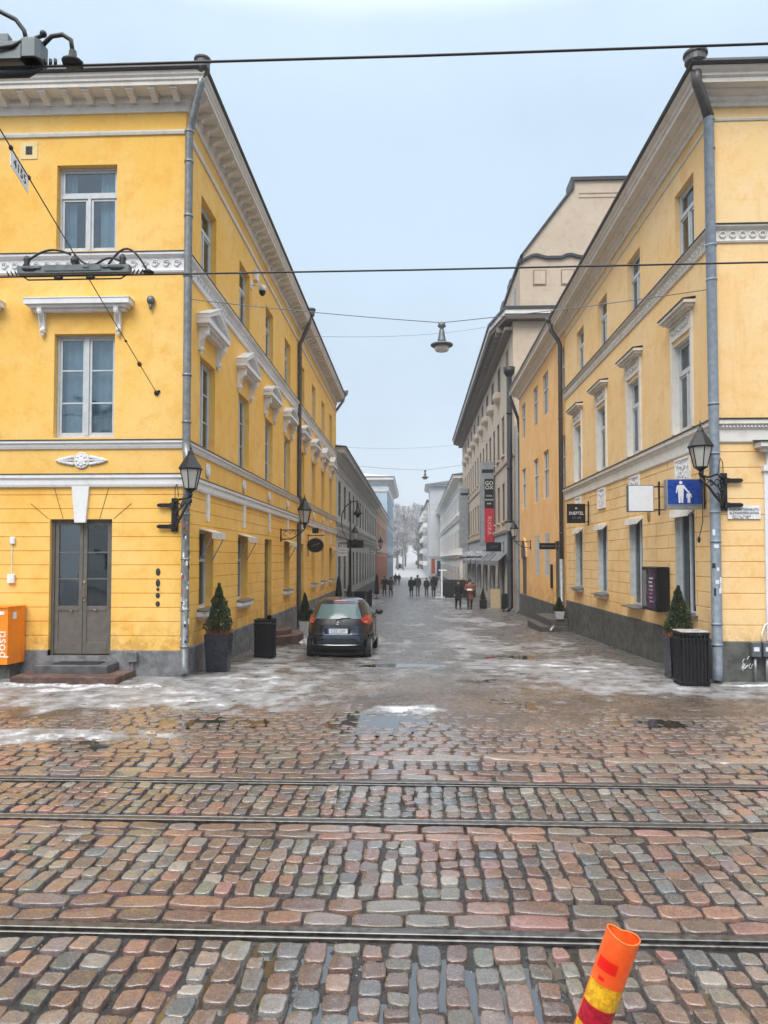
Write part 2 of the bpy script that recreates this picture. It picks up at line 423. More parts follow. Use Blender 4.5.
# ------------------------------------------------------------------ LEFT corner building
XL, YF, XR, YR = -4.17, 13.1, 5.2, 12.9
DEP = .12
def side_plinth(F, t0, t1, zt, holes, proud=.03):
    mb=MB(); ts=[t0]
    for h in sorted(holes): ts += [h[0],h[1]]
    ts.append(t1)
    for a,b in zip(ts[::2],ts[1::2]):
        P=lambda t,z,d:F.p(t,z,d)
        vs=[P(a,-3,proud),P(b,-3,proud),P(b,zt-.015,proud),P(a,zt-.015,proud),P(a,zt,proud-.015),P(b,zt,proud-.015),P(b,zt,-.12),P(a,zt,-.12),P(a,-3,-.12),P(b,-3,-.12)]
        mb.add(vs,[(0,1,2,3),(3,2,5,4),(4,5,6,7),(0,3,4,7,8),(1,9,6,5,2)])
    return mb
LB = thing('corner_building','bright yellow three storey corner building with white trim and grey brown double door','building',(XL,YF,0))
FS, FF = Fac('L',XL), Fac('F',YF)
LC = [14.65,17.8,20.9,23.95,27.1,30.2,33.3,36.4]
gk = 'WWDWDWWW'; LYE=38.9
hs=[]
for i,c in enumerate(LC):
    hs += [(c-.55,c+.55,7.72,9.24,DEP),(c-.55,c+.55,4.27,6.06,DEP)]
    hs.append((c-.5,c+.5,1.12 if gk[i]=='W' else .14,2.66,DEP+.04))
prL=[(-.1,0)]+rust(.47,3.4,.2535)+[(10.45,0)]
mb=MB(); wall(mb,FS,YF,LYE,prL,hs)
FT=[-6.0,-8.4,-10.8,-13.2]
hf=[(-6.59,-5.45,.36,2.82,DEP)]
for c in FT:
    hf += [(c-.56,c+.56,4.3,6.2,DEP),(c-.56,c+.56,7.73,9.33,DEP)]
    if c<-7: hf.append((c-.5,c+.5,1.1,2.7,DEP))
wall(mb,FF,-17,XL,prL,hf)
mb.add([(-17,YF,-3),(-17,LYE,-3),(-17,LYE,10.45),(-17,YF,10.45)],[(0,1,2,3)]); mb.add([(-17,LYE,-3),(XL,LYE,-3),(XL,LYE,10.45),(-17,LYE,10.45)],[(0,1,2,3)])
part('wall',mb,[YEL,DARK],LB)
part('plinth',side_plinth(FS,YF+.12,LYE,.47,[(LC[2]-.5,LC[2]+.5),(LC[4]-.5,LC[4]+.5)]),PLG,LB)
part('plinth',side_plinth(FF,-17,XL+.03,.47,[(-6.59,-5.45)]),PLG,LB)
pathL=[(-17,YF),(XL,YF),(XL,LYE)]
def scrolls(mb, F, t0, t1, z, r, step, circle=False):
    t=t0
    mb.smooth=True
    while t<t1:
        pts=[]
        n=10 if circle else 12
        for k in range(n+1):
            a=2*pi*k/n if circle else 2*pi*1.35*k/n; rr=r if circle else r*(1-.6*k/n)
            pts.append(F.p(t+rr*cos(a),z+rr*sin(a),.045))
        mb.tube(pts,.012,4,False); t+=step
    mb.smooth=False
# belts
mb=MB(); mb.sweep(pathL,[(0,3.40),(.05,3.40),(.065,3.44),(.065,3.53),(.10,3.56),(.10,3.62),(0,3.62)]); part('belt_course',mb,TRIM,LB)
mb=MB(); mb.sweep(pathL,[(0,4.09),(.03,4.09),(.05,4.13),(.06,4.17),(.09,4.19),(.09,4.235),(0,4.235)]); part('sill_course',mb,TRIM,LB)
mb=MB(); mb.sweep(pathL,[(-.01,4.236),(.105,4.236),(.105,4.25),(-.01,4.27)]); mb.sweep(pathL,[(-.01,3.621),(.112,3.621),(.112,3.634),(-.01,3.65)]); mb.sweep(pathL,[(-.01,7.655),(.115,7.655),(.115,7.668),(-.01,7.69)]); part('flashing',mb,ROOF,LB)
mb=MB(); mb.sweep(pathL,[(0,7.30),(.03,7.30),(.045,7.33),(.03,7.36),(.03,7.56),(.06,7.58),(.10,7.61),(.10,7.654),(0,7.654)])
scrolls(mb,FF,-9.5,XL-.05,7.46,.07,.2); scrolls(mb,FS,YF+.12,LYE,7.46,.07,.2); part('ornamented_belt',mb,TRIM,LB)
mb=MB(); mb.sweep(pathL,[(0,9.86),(.03,9.86),(.045,9.90),(.045,9.93),(0,9.95)]); part('string_course',mb,TRIMW,LB)
# cornice
mb=MB(); mb.sweep(pathL,[(0,10.27),(.035,10.27),(.05,10.31),(.05,10.42),(.09,10.46),(.09,10.53),(.40,10.535),(.40,10.60),(.425,10.62),(.425,10.66),(.455,10.69),(.47,10.75),(0,10.75)])
def modil(mb,F,t):
    mb.prism([(.09,10.534),(.09,10.40),(.14,10.385),(.17,10.42),(.25,10.45),(.33,10.47),(.345,10.534)], lambda p,q,u:F.p(u,q,p), t-.055,t+.055)
    mb.box(*sorted([F.p(t-.07,0,.08)[0],F.p(t+.07,0,.36)[0]]),*sorted([F.p(t-.07,0,.08)[1],F.p(t+.07,0,.36)[1]]),10.495,10.533)
t=-9.9
while t<XL+.1: modil(mb,FF,t); t+=.4
t=YF+.12
while t<LYE: modil(mb,FS,t); t+=.4
part('cornice',mb,TRIMW,LB)
mb=MB(); mb.sweep(pathL,[(0,10.752),(.50,10.752),(.52,10.79),(.50,10.83),(0,10.90)]); part('roof_edge',mb,ROOF,LB)
mb=MB(); mb.add([(-17,YF-.45,10.82),(XL+.45,YF-.45,10.82),(XL+.45,LYE,10.82),(-17,LYE,10.82),(-10.5,19.5,12.6),(-10.5,LYE,12.6)],[(0,1,4),(1,2,5,4),(0,4,5,3),(2,3,5)]); part('roof',mb,ROOF,LB)
# windows
for i,c in enumerate(LC):
    window(LB,FS,c,7.72,1.1,1.52,'up',DEP); window(LB,FS,c,4.27,1.1,1.79,'mid',DEP)
    if gk[i]=='W': window(LB,FS,c,1.12,1.0,1.54,'four',DEP+.04)
for c in FT:
    window(LB,FF,c,7.73,1.12,1.6,'up',DEP); window(LB,FF,c,4.3,1.12,1.9,'mid',DEP,WFR,'full')
    if c<-7: window(LB,FF,c,1.1,1.0,1.6,'four',DEP)
# hoods, consoles, rosettes, keystones
con=console(.085,.44,.20).mesh('console',TRIM)
hm={}
for i,c in enumerate(LC):
    st='TTSSSSTT'[i]; st={'T':'tri','S':'seg'}[st]
    if st not in hm: hm[st]=hood(1.6,st,.25).mesh('window_hood',TRIM)
    o=part('window_hood',hm[st],None,LB,FS.p(c,6.62,0),FS.rot)
    for s in (-1,1): part('console',con,None,o,FS.p(c+s*.64,6.57,0),FS.rot)
hm['flat']=hood(1.92,'flat',.25).mesh('window_hood',TRIM)
for c in FT[:2]:
    o=part('window_hood',hm['flat'],None,LB,FF.p(c-.06,6.68,0),FF.rot)
    for s in (-1,1): part('console',con,None,o,FF.p(c-.06+s*.70,6.66,0),FF.rot)
ro=rosette().mesh('rosette',TRIM)
for c in LC: part('rosette',ro,None,LB,FS.p(c,3.87,.002),FS.rot)
row=rosette(True).mesh('rosette',TRIM)
for c in FT[:2]: part('rosette',row,None,LB,FF.p(c-.02,3.88,.002),FF.rot)
ks=MB(); ks.prism([(-.10,2.67),(.10,2.67),(.165,3.40),(-.165,3.40)],lambda p,q,t:(p,t,q),0,.055); ks=ks.mesh('keystone',TRIM)
kn=MB(); kn.prism([(-.07,2.86),(.07,2.86),(.09,3.40),(-.09,3.40)],lambda p,q,t:(p,t,q),0,.045); kn=kn.mesh('keystone',TRIM)
part('keystone',ks,None,LB,FF.p(-6.02,0.14,0),FF.rot).scale=(1,1,.98)
for c in LC: part('keystone',kn,None,LB,FS.p(c,0,0),FS.rot)
# fan joints over the door
mb=MB()
for x0,x1 in ((-6.62,-6.95),(-6.35,-6.52),(-5.68,-5.52),(-5.42,-5.1)):
    a,b=FF.p(x0,2.83,.001),FF.p(x1,3.38 if abs(x0-x1)<.2 else 3.1,.001)
    mb.tube([a,b],.007,4)
part('voussoir_joint',mb,GROOVE,LB)
# street-level sills and awnings
sl=MB(); sl.box(-.62,.62,0,.13,-.13,-.03); sl.box(-.55,.55,0,.07,-.2,-.131); sl=sl.mesh('window_sill',TRIM)
sm=MB(); sm.prism([(-.03,.02),(.15,-.02),(.15,-.035),(-.03,-.028)],lambda p,q,t:(t,p,q),-.63,.63); sm=sm.mesh('sill_flashing',SLATE)
aw=awning(.98).mesh('awning',AWN); aa=awning_arms(.98).mesh('awning_arm',ALU)
for i,c in enumerate(LC):
    if gk[i]=='W':
        o=part('window_sill',sl,None,LB,FS.p(c,1.12,0),FS.rot); part('sill_flashing',sm,None,o,FS.p(c,1.12,0),FS.rot)
        if i in (0,1,3,7):
            o=part('awning',aw,None,LB,FS.p(c,2.70,0),FS.rot); part('awning_arm',aa,None,o,FS.p(c,2.70,0),FS.rot)
    else:
        d=MB(); d.box(-.5,.5,-.06,0,0,2.5)
        for s in (-1,1): d.box(s*.25-.17,s*.25+.17,.001,.02,.12,.9)
        o=part('door',d,WFD,LB,FS.p(c,.14,-DEP),FS.rot)
        g=MB(); g.box(-.42,.42,.002,.012,1.1,2.35); part('pane',g,GLASS,o,FS.p(c,.14,-DEP),FS.rot)
mb=MB(); mb.box(-6.588,-5.452,YF-.031,YF+.05,-.3,.366); part('threshold',mb,PLG,LB)
# front double door
d=MB(); w=1.14; h=2.46
d.box(-w/2,-w/2+.05,-.07,.02,0,h); d.box(w/2-.05,w/2,-.07,.02,0,h); d.box(-w/2+.05,w/2-.05,-.07,.02,h-.05,h); d.box(-w/2,w/2,-.07,.06,-.06,-.001)
D=part('door_frame',d,DOORM,LB,FF.p(-6.02,.37,-DEP+.02),FF.rot)
for s in (-1,1):
    lf=MB(); x0,x1=(-w/2+.052,-.004) if s<0 else (.004,w/2-.052)
    a,b=-.05,-.005
    for q in ((x0,x0+.07,.02,h-.052),(x1-.07,x1,.02,h-.052)): lf.bbox(q[0],q[1],a,b,q[2],q[3],.004)
    for q in ((.02,.22),(.80,.88),(h-.12,h-.053)): lf.bbox(x0+.07,x1-.07,a,b,*q,.004)
    lf.box(x0+.07,x1-.07,a+.012,b-.015,.22,.80)
    for z in (1.36,1.84): lf.bbox(x0+.07,x1-.07,a,b-.005,z,z+.022,.003)
    o=part('door',lf,DOORM,D,FF.p(-6.02,.37,-DEP+.02),FF.rot)
    g=MB(); g.box(x0+.07,x1-.07,-.034,-.028,.88,h-.12); part('pane',g,GLASS,o,FF.p(-6.02,.37,-DEP+.02),FF.rot)
    if s<0:
        hd=MB(); hd.tube([(-.035,.0,1.02),(-.035,.05,1.05),(-.035,.05,1.22),(-.035,0,1.25)],.009,6); hd.ell((-.035,.01,.98),.018,.012,.018); hd.ell((-.035,.01,1.31),.02,.012,.028); part('door_handle',hd,BRASS,o,FF.p(-6.02,.37,-DEP+.02),FF.rot)
kb=MB(); kb.bbox(-.02,.02,0,.02,0,.03,.004); part('name_plate',kb,BRASS,LB,FF.p(-5.78,1.17,-DEP+.03),FF.rot); part('name_plate',kb,BRASS,LB,FF.p(-6.22,1.15,-DEP+.03),FF.rot)
# vents, scrapers and hydrant box on front
mb=MB(); mb.box(-.16,.16,0,.012,-.16,.16); o=part('vent_surround',mb,plaster('pale patch',(.78,.60,.28),(.7,.5,.2),(.8,.65,.35)),LB,FF.p(-7.09,9.62,0),FF.rot)
mb=MB(); mb.box(-.06,.06,.013,.02,-.075,-.005); mb.box(-.06,.06,.013,.02,.005,.075); part('vent',mb,DARK,o,FF.p(-7.09,9.62,0),FF.rot)
mb=MB(); mb.smooth=True
for q in (1.87,1.67): mb.ell((0,.008,q),.042,.012,.068)
for q in (1.51,1.36): mb.ell((0,.008,q-.06),.04,.012,.05)
mb.ell((0,.008,1.56),.03,.012,.03)
part('intercom_hole',mb,DARK,LB,FF.p(-4.60,0,0),FF.rot)
mb=MB(); mb.bbox(-.085,.085,0,.09,.25,.42,.01); mb.tube([(0,.05,.26),(0,.05,.05),(.03,.03,-.1)],.015,6); part('hydrant_box',mb,PLG,LB,FF.p(-5.02,.03,.03),FF.rot)
mb=MB(); mb.smooth=True; mb.ell((0,.05,0),.075,.07,.085,12,8); mb.lathe([(.05,0),(.07,.03),(.03,.10)],(0,0,.0),10,axis='y'); mb.ell((0,.06,-.12),.03,.03,.06); part('wall_anchor',mb,STEEL,LB,FF.p(-4.77,6.78,0),FF.rot)
# white cable duct + box on the far left
mb=MB(); mb.tube([FF.p(-7.28,2.42,.012),FF.p(-7.27,1.8,.012)],.008,5); mb.bbox(-7.31,-7.22,YF-.05,YF,2.38,2.50,.008); mb.bbox(-7.34,-7.21,YF-.06,YF,1.67,1.83,.01); part('cable_box',mb,WPL,LB)
# rain pipes
r=.072
m1=pipe_mesh([(-3.78,12.74,10.72),(-3.80,12.75,10.55),(-4.02,12.98,10.02),(-4.085,13.02,9.85),(-4.085,13.02,4.2),(-4.085,13.02,4.1),(-4.06,12.97,3.98),(-4.02,12.93,3.9),(-4.02,12.93,3.3),(-4.06,12.98,3.2),(-4.085,13.02,3.1),(-4.085,13.02,.25),(-4.04,12.9,.08)],r,
  [(-4.085,13.02,z) for z in (9.85,9.3,8.3,7.2,5.4,4.55,2.9,2.1,1.2,.55)])
m1.cm=1; m1.smooth=False; m1.lathe([(.05,10.70),(.12,10.78),(.13,10.80),(.13,10.95),(.15,10.97),(.15,11.0),(.11,11.0)],(-3.76,12.71,-.02),16)
m1.cm=0
PL=part('rain_pipe',m1,[PIPEG,PIPED],LB)
rnd=random.Random(5)
st=[simple('sticker white',(.7,.72,.75),.5),simple('sticker red',(.5,.10,.08),.5),simple('sticker blue grey',(.2,.3,.4),.5),simple('sticker black',(.03,.03,.03),.5)]
for k in range(46):
    mb=MB()
    z=rnd.uniform(.55,2.75); a=rnd.uniform(-pi*.95,pi*.15); da=rnd.uniform(.25,.6); h=rnd.uniform(.03,.10); rr=r+.0015+k*.0001; sc_=rnd.choice([0,0,0,1,2,3,3])
    n=4; vs=[]
    for i in range(n+1):
        t=a+da*i/n; vs += [(-4.085+rr*cos(t),13.02+rr*sin(t),z),(-4.085+rr*cos(t),13.02+rr*sin(t),z+h)]
    mb.add(vs,[(2*i,2*i+2,2*i+3,2*i+1) for i in range(n)]); part('sticker',mb,st[sc_],PL)
m2=pipe_mesh([(-3.72,26,10.75),(-3.76,26,10.5),(-4.02,26,9.9),(-4.09,26,9.75),(-4.09,26,4.35),(-4.0,26,4.15),(-3.98,26,3.5),(-4.09,26,3.3),(-4.09,26,-.2),(-3.98,26,-.33)],.07,[(-4.09,26,z) for z in (9.3,7.4,5.6,4.5,2.4,1.0)])
m2.smooth=False; m2.lathe([(.05,10.72),(.13,10.78),(.14,10.95),(.17,10.96),(.17,11.02),(.1,11.02)],(-3.70,26,0),14); part('rain_pipe',m2,PIPED,LB)
m3=pipe_mesh([(-3.72,38.7,10.7),(-3.78,38.7,10.45),(-4.15,38.75,9.95)],.07); m3.lathe([(.05,10.68),(.14,10.78),(.17,10.95),(.17,11.0),(.1,11.0)],(-3.68,38.7,0),12); part('rain_pipe',m3,PIPEG,LB)

# ------------------------------------------------------------------ RIGHT corner building
RB = thing('corner_building','pale yellow three storey corner building with blue grey drainpipe on its corner','building',(XR,YR,0))
GS, GF = Fac('R',XR), Fac('F',YR)
RC=[14.5,17.68,20.72,23.7]; RU=[14.3,17.6,20.55,23.3]; RYE=25.65; DR=.10
hs=[]
for c,u in zip(RC,RU):
    hs += [(u-.5,u+.5,7.92,9.33,DR),(c-.48,c+.48,4.58,6.36,DR)]
RG=[14.5,17.65,20.75,23.7]; rz=[1.05,1.0,1.15,1.2]
for c,z in zip(RG,rz): hs.append((c-.52,c+.52,z,3.02,DR))
prR=[(-.1,0)]+rust(.70,4.15,.27)+[(10.2,0)]
mb=MB(); wall(mb,GS,YR,RYE,prR,hs)
hf=[(6.22,7.2,1.0,3.6,DR)]
for c in (9.7,12.7): hf += [(c-.5,c+.5,1.0,3.6,DR)]
for c in (9.7,12.7,15.7): hf += [(c-.5,c+.5,4.58,6.36,DR),(c-.5,c+.5,7.92,9.33,DR)]
wall(mb,GF,XR,18,prR,hf)
mb.add([(18,YR,-3),(18,RYE,-3),(18,RYE,10.2),(18,YR,10.2)],[(0,1,2,3)]); mb.add([(18,RYE,-3),(XR,RYE,-3),(XR,RYE,10.2),(18,RYE,10.2)],[(0,1,2,3)])
part('wall',mb,[PAL,DARK],RB)
# staggered vertical joints of the rusticated storey
mb=MB(); rnd=random.Random(2)
for k in range(13):
    z=.70+.27*k
    t=YR+1.0+(.75 if k%2 else 0)
    while t<RYE:
        if not any(h[0]-.05<t<h[1]+.05 and h[2]<z+.13<h[3] for h in hs): mb.box(XR-.003,XR+.01,t-.005,t+.005,z+.01,min(4.14,z+.26))
        t+=1.5
part('block_joint',mb,simple('dirty joint',(.38,.25,.1),.9),RB)
part('plinth',side_plinth(GS,YR+.12,RYE,.70,[]),PLD,RB); part('plinth',side_plinth(GF,XR-.03,18,.70,[]),PLD,RB)
pathR=[(XR,RYE),(XR,YR),(18,YR)]
mb=MB(); mb.sweep(pathR,[(0,4.10),(.03,4.10),(.04,4.12),(.04,4.31),(.07,4.35),(.07,4.38),(.12,4.41),(.12,4.485),(0,4.485)])
t=XR+.05
while t<9: mb.box(t,t+.03,YR-.10,YR-.04,4.355,4.382); t+=.06
part('belt_course',mb,TRIMW,RB)
mb=MB(); mb.sweep(pathR,[(-.01,4.486),(.14,4.486),(.14,4.506),(-.01,4.53)]); mb.sweep(pathR,[(-.01,7.871),(.12,7.871),(.12,7.888),(-.01,7.915)]); part('flashing',mb,ROOF,RB)
mb=MB(); mb.sweep(pathR,[(0,7.58),(.025,7.58),(.04,7.61),(.025,7.63),(.025,7.80),(.06,7.82),(.1,7.84),(.1,7.87),(0,7.87)])
scrolls(mb,GF,XR+.13,9,7.715,.05,.17,True); scrolls(mb,GS,YR+.1,RYE,7.715,.05,.17,True); part('ornamented_belt',mb,TRIMW,RB)
pathRO=[(XR,37.0),(XR,YR),(18,YR)]
mb=MB(); mb.sweep(pathR,[(0,9.74),(.02,9.74),(.035,9.77),(0,9.80)]); part('string_course',mb,TRIMW,RB)
CORN=[(0,9.98),(.05,9.98),(.06,10.03),(.12,10.06),(.12,10.11),(.22,10.14),(.22,10.19),(.38,10.20),(.38,10.27),(.42,10.30),(.42,10.34),(.48,10.38),(.5,10.42),(0,10.42)]
mb=MB(); mb.sweep(pathR,CORN); part('cornice',mb,TRIMW,RB)
mb=MB(); mb.sweep(pathR,[(0,10.421),(.54,10.421),(.56,10.46),(.53,10.52),(0,10.60)]); part('roof_edge',mb,ROOF,RB)
mb=MB(); mb.add([(18,YR-.5,10.5),(XR-.5,YR-.5,10.5),(XR-.5,RYE,10.5),(18,RYE,10.5),(11.5,19,12.3),(11.5,RYE,12.3)],[(0,1,4),(1,2,5,4),(0,4,5,3),(2,3,5)]); part('roof',mb,ROOF,RB)
for c,u in zip(RC,RU):
    window(RB,GS,u,7.92,1.0,1.41,'up',DR); window(RB,GS,c,4.58,.96,1.78,'up',DR)
for c,z in zip(RG,rz): window(RB,GS,c,z,1.04,3.02-z,'plain',DR,WFR,'full')
window(RB,GF,6.71,1.0,.98,2.6,'up',DR)
for c in (9.7,12.7): window(RB,GF,c,1.0,1.0,2.6,'up',DR)
for c in (9.7,12.7,15.7): window(RB,GF,c,4.58,1.0,1.78,'up',DR); window(RB,GF,c,7.92,1.0,1.41,'up',DR)
sr=MB()
for s in (-1,1): sr.box(*sorted((s*.4801,s*.575)),0,.035,0,1.86)
for s in (-1,1): sr.box(*sorted((s*.472,s*.4785)),-.10,.0,.002,1.775)
sr.box(-.47,.47,-.10,0,1.765,1.778)
sr.box(-.58,.58,0,.04,1.861,2.19)
sr.smooth=True; rnd=random.Random(9)
for k in range(11):
    x=-.42+.084*k; sr.ell((x,.045,2.03+.05*cos(k*1.9)),.035,.03,.035,8,4)
    sr.tube([(x-.02,.045,1.96),(x+.01,.06,2.08),(x+.05,.06,2.11),(x+.07,.05,2.04),(x+.04,.05,2.0)],.012,5)
sr.smooth=False; sr=sr.mesh('window_surround',TRIMW)
hd=MB()
hd.box(-.58,.58,0,.11,0,.04); hd.box(-.66,.66,0,.17,.041,.09); hd.box(-.72,.72,0,.22,.091,.15); hc=hd.mesh('window_hood',TRIMW)
hx=MB(); hx.prism([(0,.175),(.24,.152),(.24,.168),(0,.20)],lambda p,q,t:(t,p,q),-.735,.735); hx=hx.mesh('hood_flashing',ROOF)
for c in RC:
    part('window_surround',sr,None,RB,GS.p(c,4.58,0),GS.rot)
    o=part('window_hood',hc,None,RB,GS.p(c,6.775,0),GS.rot); part('hood_flashing',hx,None,o,GS.p(c,6.775,0),GS.rot)
grm=simple('pale reveal',(.50,.50,.47),.7)
for s_ in (-1,1):
    gr=MB(); gr.box(*sorted((s_*.512,s_*.5185)),-.10,.004,.01,1.8); gr=gr.mesh('window_reveal',grm)
    for c,z in zip(RG,rz): part('window_reveal',gr,None,RB,GS.p(c,3.015-1.8,0),GS.rot)
rl=relief(.78,.56).mesh('relief_panel',TRIM)
for c in RG: part('relief_panel',rl,None,RB,GS.p(c,3.50,.002),GS.rot)
aw2=MB(); aw2.prism([(0,.02),(.11,-.01),(.13,-.15),(.115,-.155),(.10,-.03),(0,-.0)],lambda p,q,t:(t,p,q),-.50,.50); aw2.prism([(0,.01),(.11,-.02),(.12,-.13),(0,-.02)],lambda p,q,t:(t,p,q),-.52,-.505); aw2=aw2.mesh('awning',AWN)
awr=awning(.95).mesh('awning',AWN)
sl2=MB(); sl2.prism([(-.1,.02),(.20,-.02),(.20,-.04),(-.1,-.02)],lambda p,q,t:(t,p,q),-.62,.62); sl2=sl2.mesh('window_sill',SLATE)
sl3=MB(); sl3.box(-.5,.5,0,.13,-.12,-.042); sl3=sl3.mesh('sill_block',TRIM)
for i,c in enumerate(RG):
    o=part('awning',aw2,None,RB,GS.p(c,3.06,0),GS.rot)
    o=part('window_sill',sl2,None,RB,GS.p(c,rz[i],0),GS.rot)
    if i>1: part('sill_block',sl3,None,o,GS.p(c,rz[i],0),GS.rot)
# front window surround at the right edge
mb=MB()
for x in (6.08,7.34): mb.box(x-.12,x+.12,YR-.05,YR,.71,3.6)
mb.box(5.93,7.5,YR-.10,YR,3.601,3.70); mb.box(6.0,7.42,YR-.06,YR,3.701,4.0); part('window_surround',mb,TRIM,RB)
mb=MB(); mb.box(5.82,7.6,YR-.26,YR,4.001,4.08); mb.box(5.9,7.52,YR-.16,YR,3.93,3.999); part('window_hood',mb,TRIM,RB)
mb=MB(); mb.prism([(0,4.12),(.29,4.083),(.29,4.10),(0,4.145)],lambda p,q,t:(t,YR-p,q),5.78,7.64); part('hood_flashing',mb,ROOF,RB)
# corner pipe
m=pipe_mesh([(4.78,12.50,10.50),(4.80,12.52,10.2),(5.0,12.72,9.95),(5.10,12.80,9.78),(5.11,12.81,4.7),(5.11,12.81,.25),(5.07,12.74,.05)],.085,[(5.11,12.81,z) for z in (9.7,9.2,7.5,6.9,4.75,3.9,2.9,2.4,1.0,.65)],1.1)
m.cm=1; m.smooth=False; m.lathe([(.06,10.44),(.16,10.50),(.175,10.52),(.175,10.62),(.2,10.64),(.2,10.68),(.15,10.68)],(4.77,12.49,0),18); m.smooth=True
m.tube([(4.78,12.50,10.46),(4.80,12.52,10.2),(5.0,12.72,9.95),(5.105,12.805,9.76)],.088,14)
PR=part('rain_pipe',m,[PIPE,PIPED],RB)
rnd=random.Random(8)
for k in range(12):
    mb=MB()
    z=rnd.uniform(1.45,1.95) if k<8 else rnd.uniform(2.0,3.0); a=rnd.uniform(-pi*.9,-pi*.35); da=rnd.uniform(.4,.9); h=rnd.uniform(.05,.14); rr=.0865+k*.0002; sc_=rnd.choice([0,0,3]) if k<8 else rnd.choice([0,2])
    vs=[]
    for i in range(5):
        t=a+da*i/4; vs += [(5.11+rr*cos(t),12.81+rr*sin(t),z),(5.11+rr*cos(t),12.81+rr*sin(t),z+h)]
    mb.add(vs,[(2*i,2*i+2,2*i+3,2*i+1) for i in range(4)]); part('sticker',mb,st[sc_],PR)
m=pipe_mesh([(4.72,25.9,10.4),(4.78,25.9,10.1),(5.02,25.9,9.75),(5.08,25.9,9.6),(5.08,25.9,2.1)],.075,[(5.08,25.9,z) for z in (9,7,5,3)]); m.lathe([(.05,10.36),(.13,10.42),(.14,10.55),(.1,10.55)],(4.72,25.9,0),12)
m.cm=1; m.tube([(5.08,25.9,2.1),(5.08,25.9,.2),(5.02,25.8,.08)],.085,12); m.tube([(5.04,25.85,.10),(4.5,24.95,-.30)],.06,8); part('rain_pipe',m,[PIPED,PIPEG],RB)
# small dark ventilator spots
mb=MB(); mb.ell(GS.p(16.6,3.05,.03),.03,.05,.14); part('wall_lamp_stub',mb,BRASS,RB)
# graffiti scribble on the plinth
mb=MB(); rnd=random.Random(4)
for k in range(9):
    x=rnd.uniform(5.55,5.72); z=rnd.uniform(.28,.5); a=rnd.uniform(0,6)
    mb.tube([(x+.06*cos(a+t)*t*.35,YR-.033,z+.09*sin(a*1.3+t)*t*.35) for t in (0,.8,1.6,2.4,3.2)],.006,4)
part('graffiti',mb,st[0],RB)

# ------------------------------------------------------------------ simple row building generator
def rowb(label, side, x, y0, y1, ztop, wallm, rows, pl, plm, dep=12, belts=(), over=.45, trim=TRIM, roofh=1.6, prof=None, doors=(), fmat=WFR, cth=.5, wprof=None, fholes=(), d=.14, name='terraced_building', rwall=ROOF, base=-3.5):
    B=thing(name,label,'building',(x,y0,gz(x,y0)))
    F=Fac(side,x); sg=-1 if side=='L' else 1; xb=x+sg*dep
    hs=[]
    for (cs,w,z0,z1,style,cur) in rows:
        for c in cs: hs.append((c-w/2,c+w/2,z0,z1,d))
    for (c,w,z0,z1) in doors: hs.append((c-w/2,c+w/2,z0,z1,d))
    mb=MB(); wall(mb,F,y0,y1,wprof or [(base,0),(ztop-cth,0)],hs)
    zt=ztop-cth+.05
    for q in ([(x,y0),(xb,y0)],[(xb,y0),(xb,y1)],[(xb,y1),(x,y1)]):
        (a,b),(c,e)=q; mb.add([(a,b,base),(c,e,base),(c,e,zt),(a,b,zt)],[(0,1,2,3)])
    part('wall',mb,[wallm,DARK],B)
    for (cs,w,z0,z1,style,cur) in rows:
        for c in cs: window(B,F,c,z0,w,z1-z0,style,d,fmat,cur,DULL if fmat is WFD else None)
    for (c,w,z0,z1) in doors:
        m=MB(); m.box(-w/2,w/2,-.05,0,0,z1-z0); part('door',m,WFD,B,F.p(c,z0,-d),F.rot)
    path=[(xb,y0),(x,y0),(x,y1),(xb,y1)] if side=='L' else [(xb,y1),(x,y1),(x,y0),(xb,y0)]
    if plm: 
        mb=side_plinth(F,y0,y1,pl,[]); mb.add([(x,y0-.02,base),(xb,y0-.02,base),(xb,y0-.02,pl),(x,y0-.02,pl)],[(0,1,2,3)]); part('plinth',mb,plm,B)
    for (z0,z1,dd) in belts:
        mb=MB(); mb.sweep(path,[(0,z0),(dd*.5,z0),(dd*.7,(z0+z1)/2),(dd,z1-.04),(dd,z1),(0,z1)]); part('belt_course',mb,trim,B)
    zt=ztop-cth; o=over
    mb=MB(); mb.sweep(path,[(0,zt),(.05,zt),(.08,zt+cth*.2),(o*.5,zt+cth*.4),(o*.5,zt+cth*.5),(o*.88,zt+cth*.55),(o*.88,zt+cth*.8),(o,zt+cth*.95),(0,zt+cth*.95)]); part('cornice',mb,trim,B)
    mb=MB(); mb.sweep(path,[(0,ztop-.024),(o+.04,ztop-.024),(o+.04,ztop+.03),(0,ztop+.12)])
    xo=x-sg*o; zr=ztop+.03; xm=(x+xb)/2
    mb.add([(xo,y0-o,zr),(xo,y1+o,zr),(xb,y1+o,zr),(xb,y0-o,zr),(xm,y0+dep*.35,zr+roofh),(xm,y1-dep*.35,zr+roofh)],[(0,1,5,4),(1,2,5),(2,3,4,5),(3,0,4)])
    part('roof',mb,rwall,B)
    return B,F
def rng(a,b,s):
    o=[]; 
    while a<b: o.append(a); a+=s
    return o

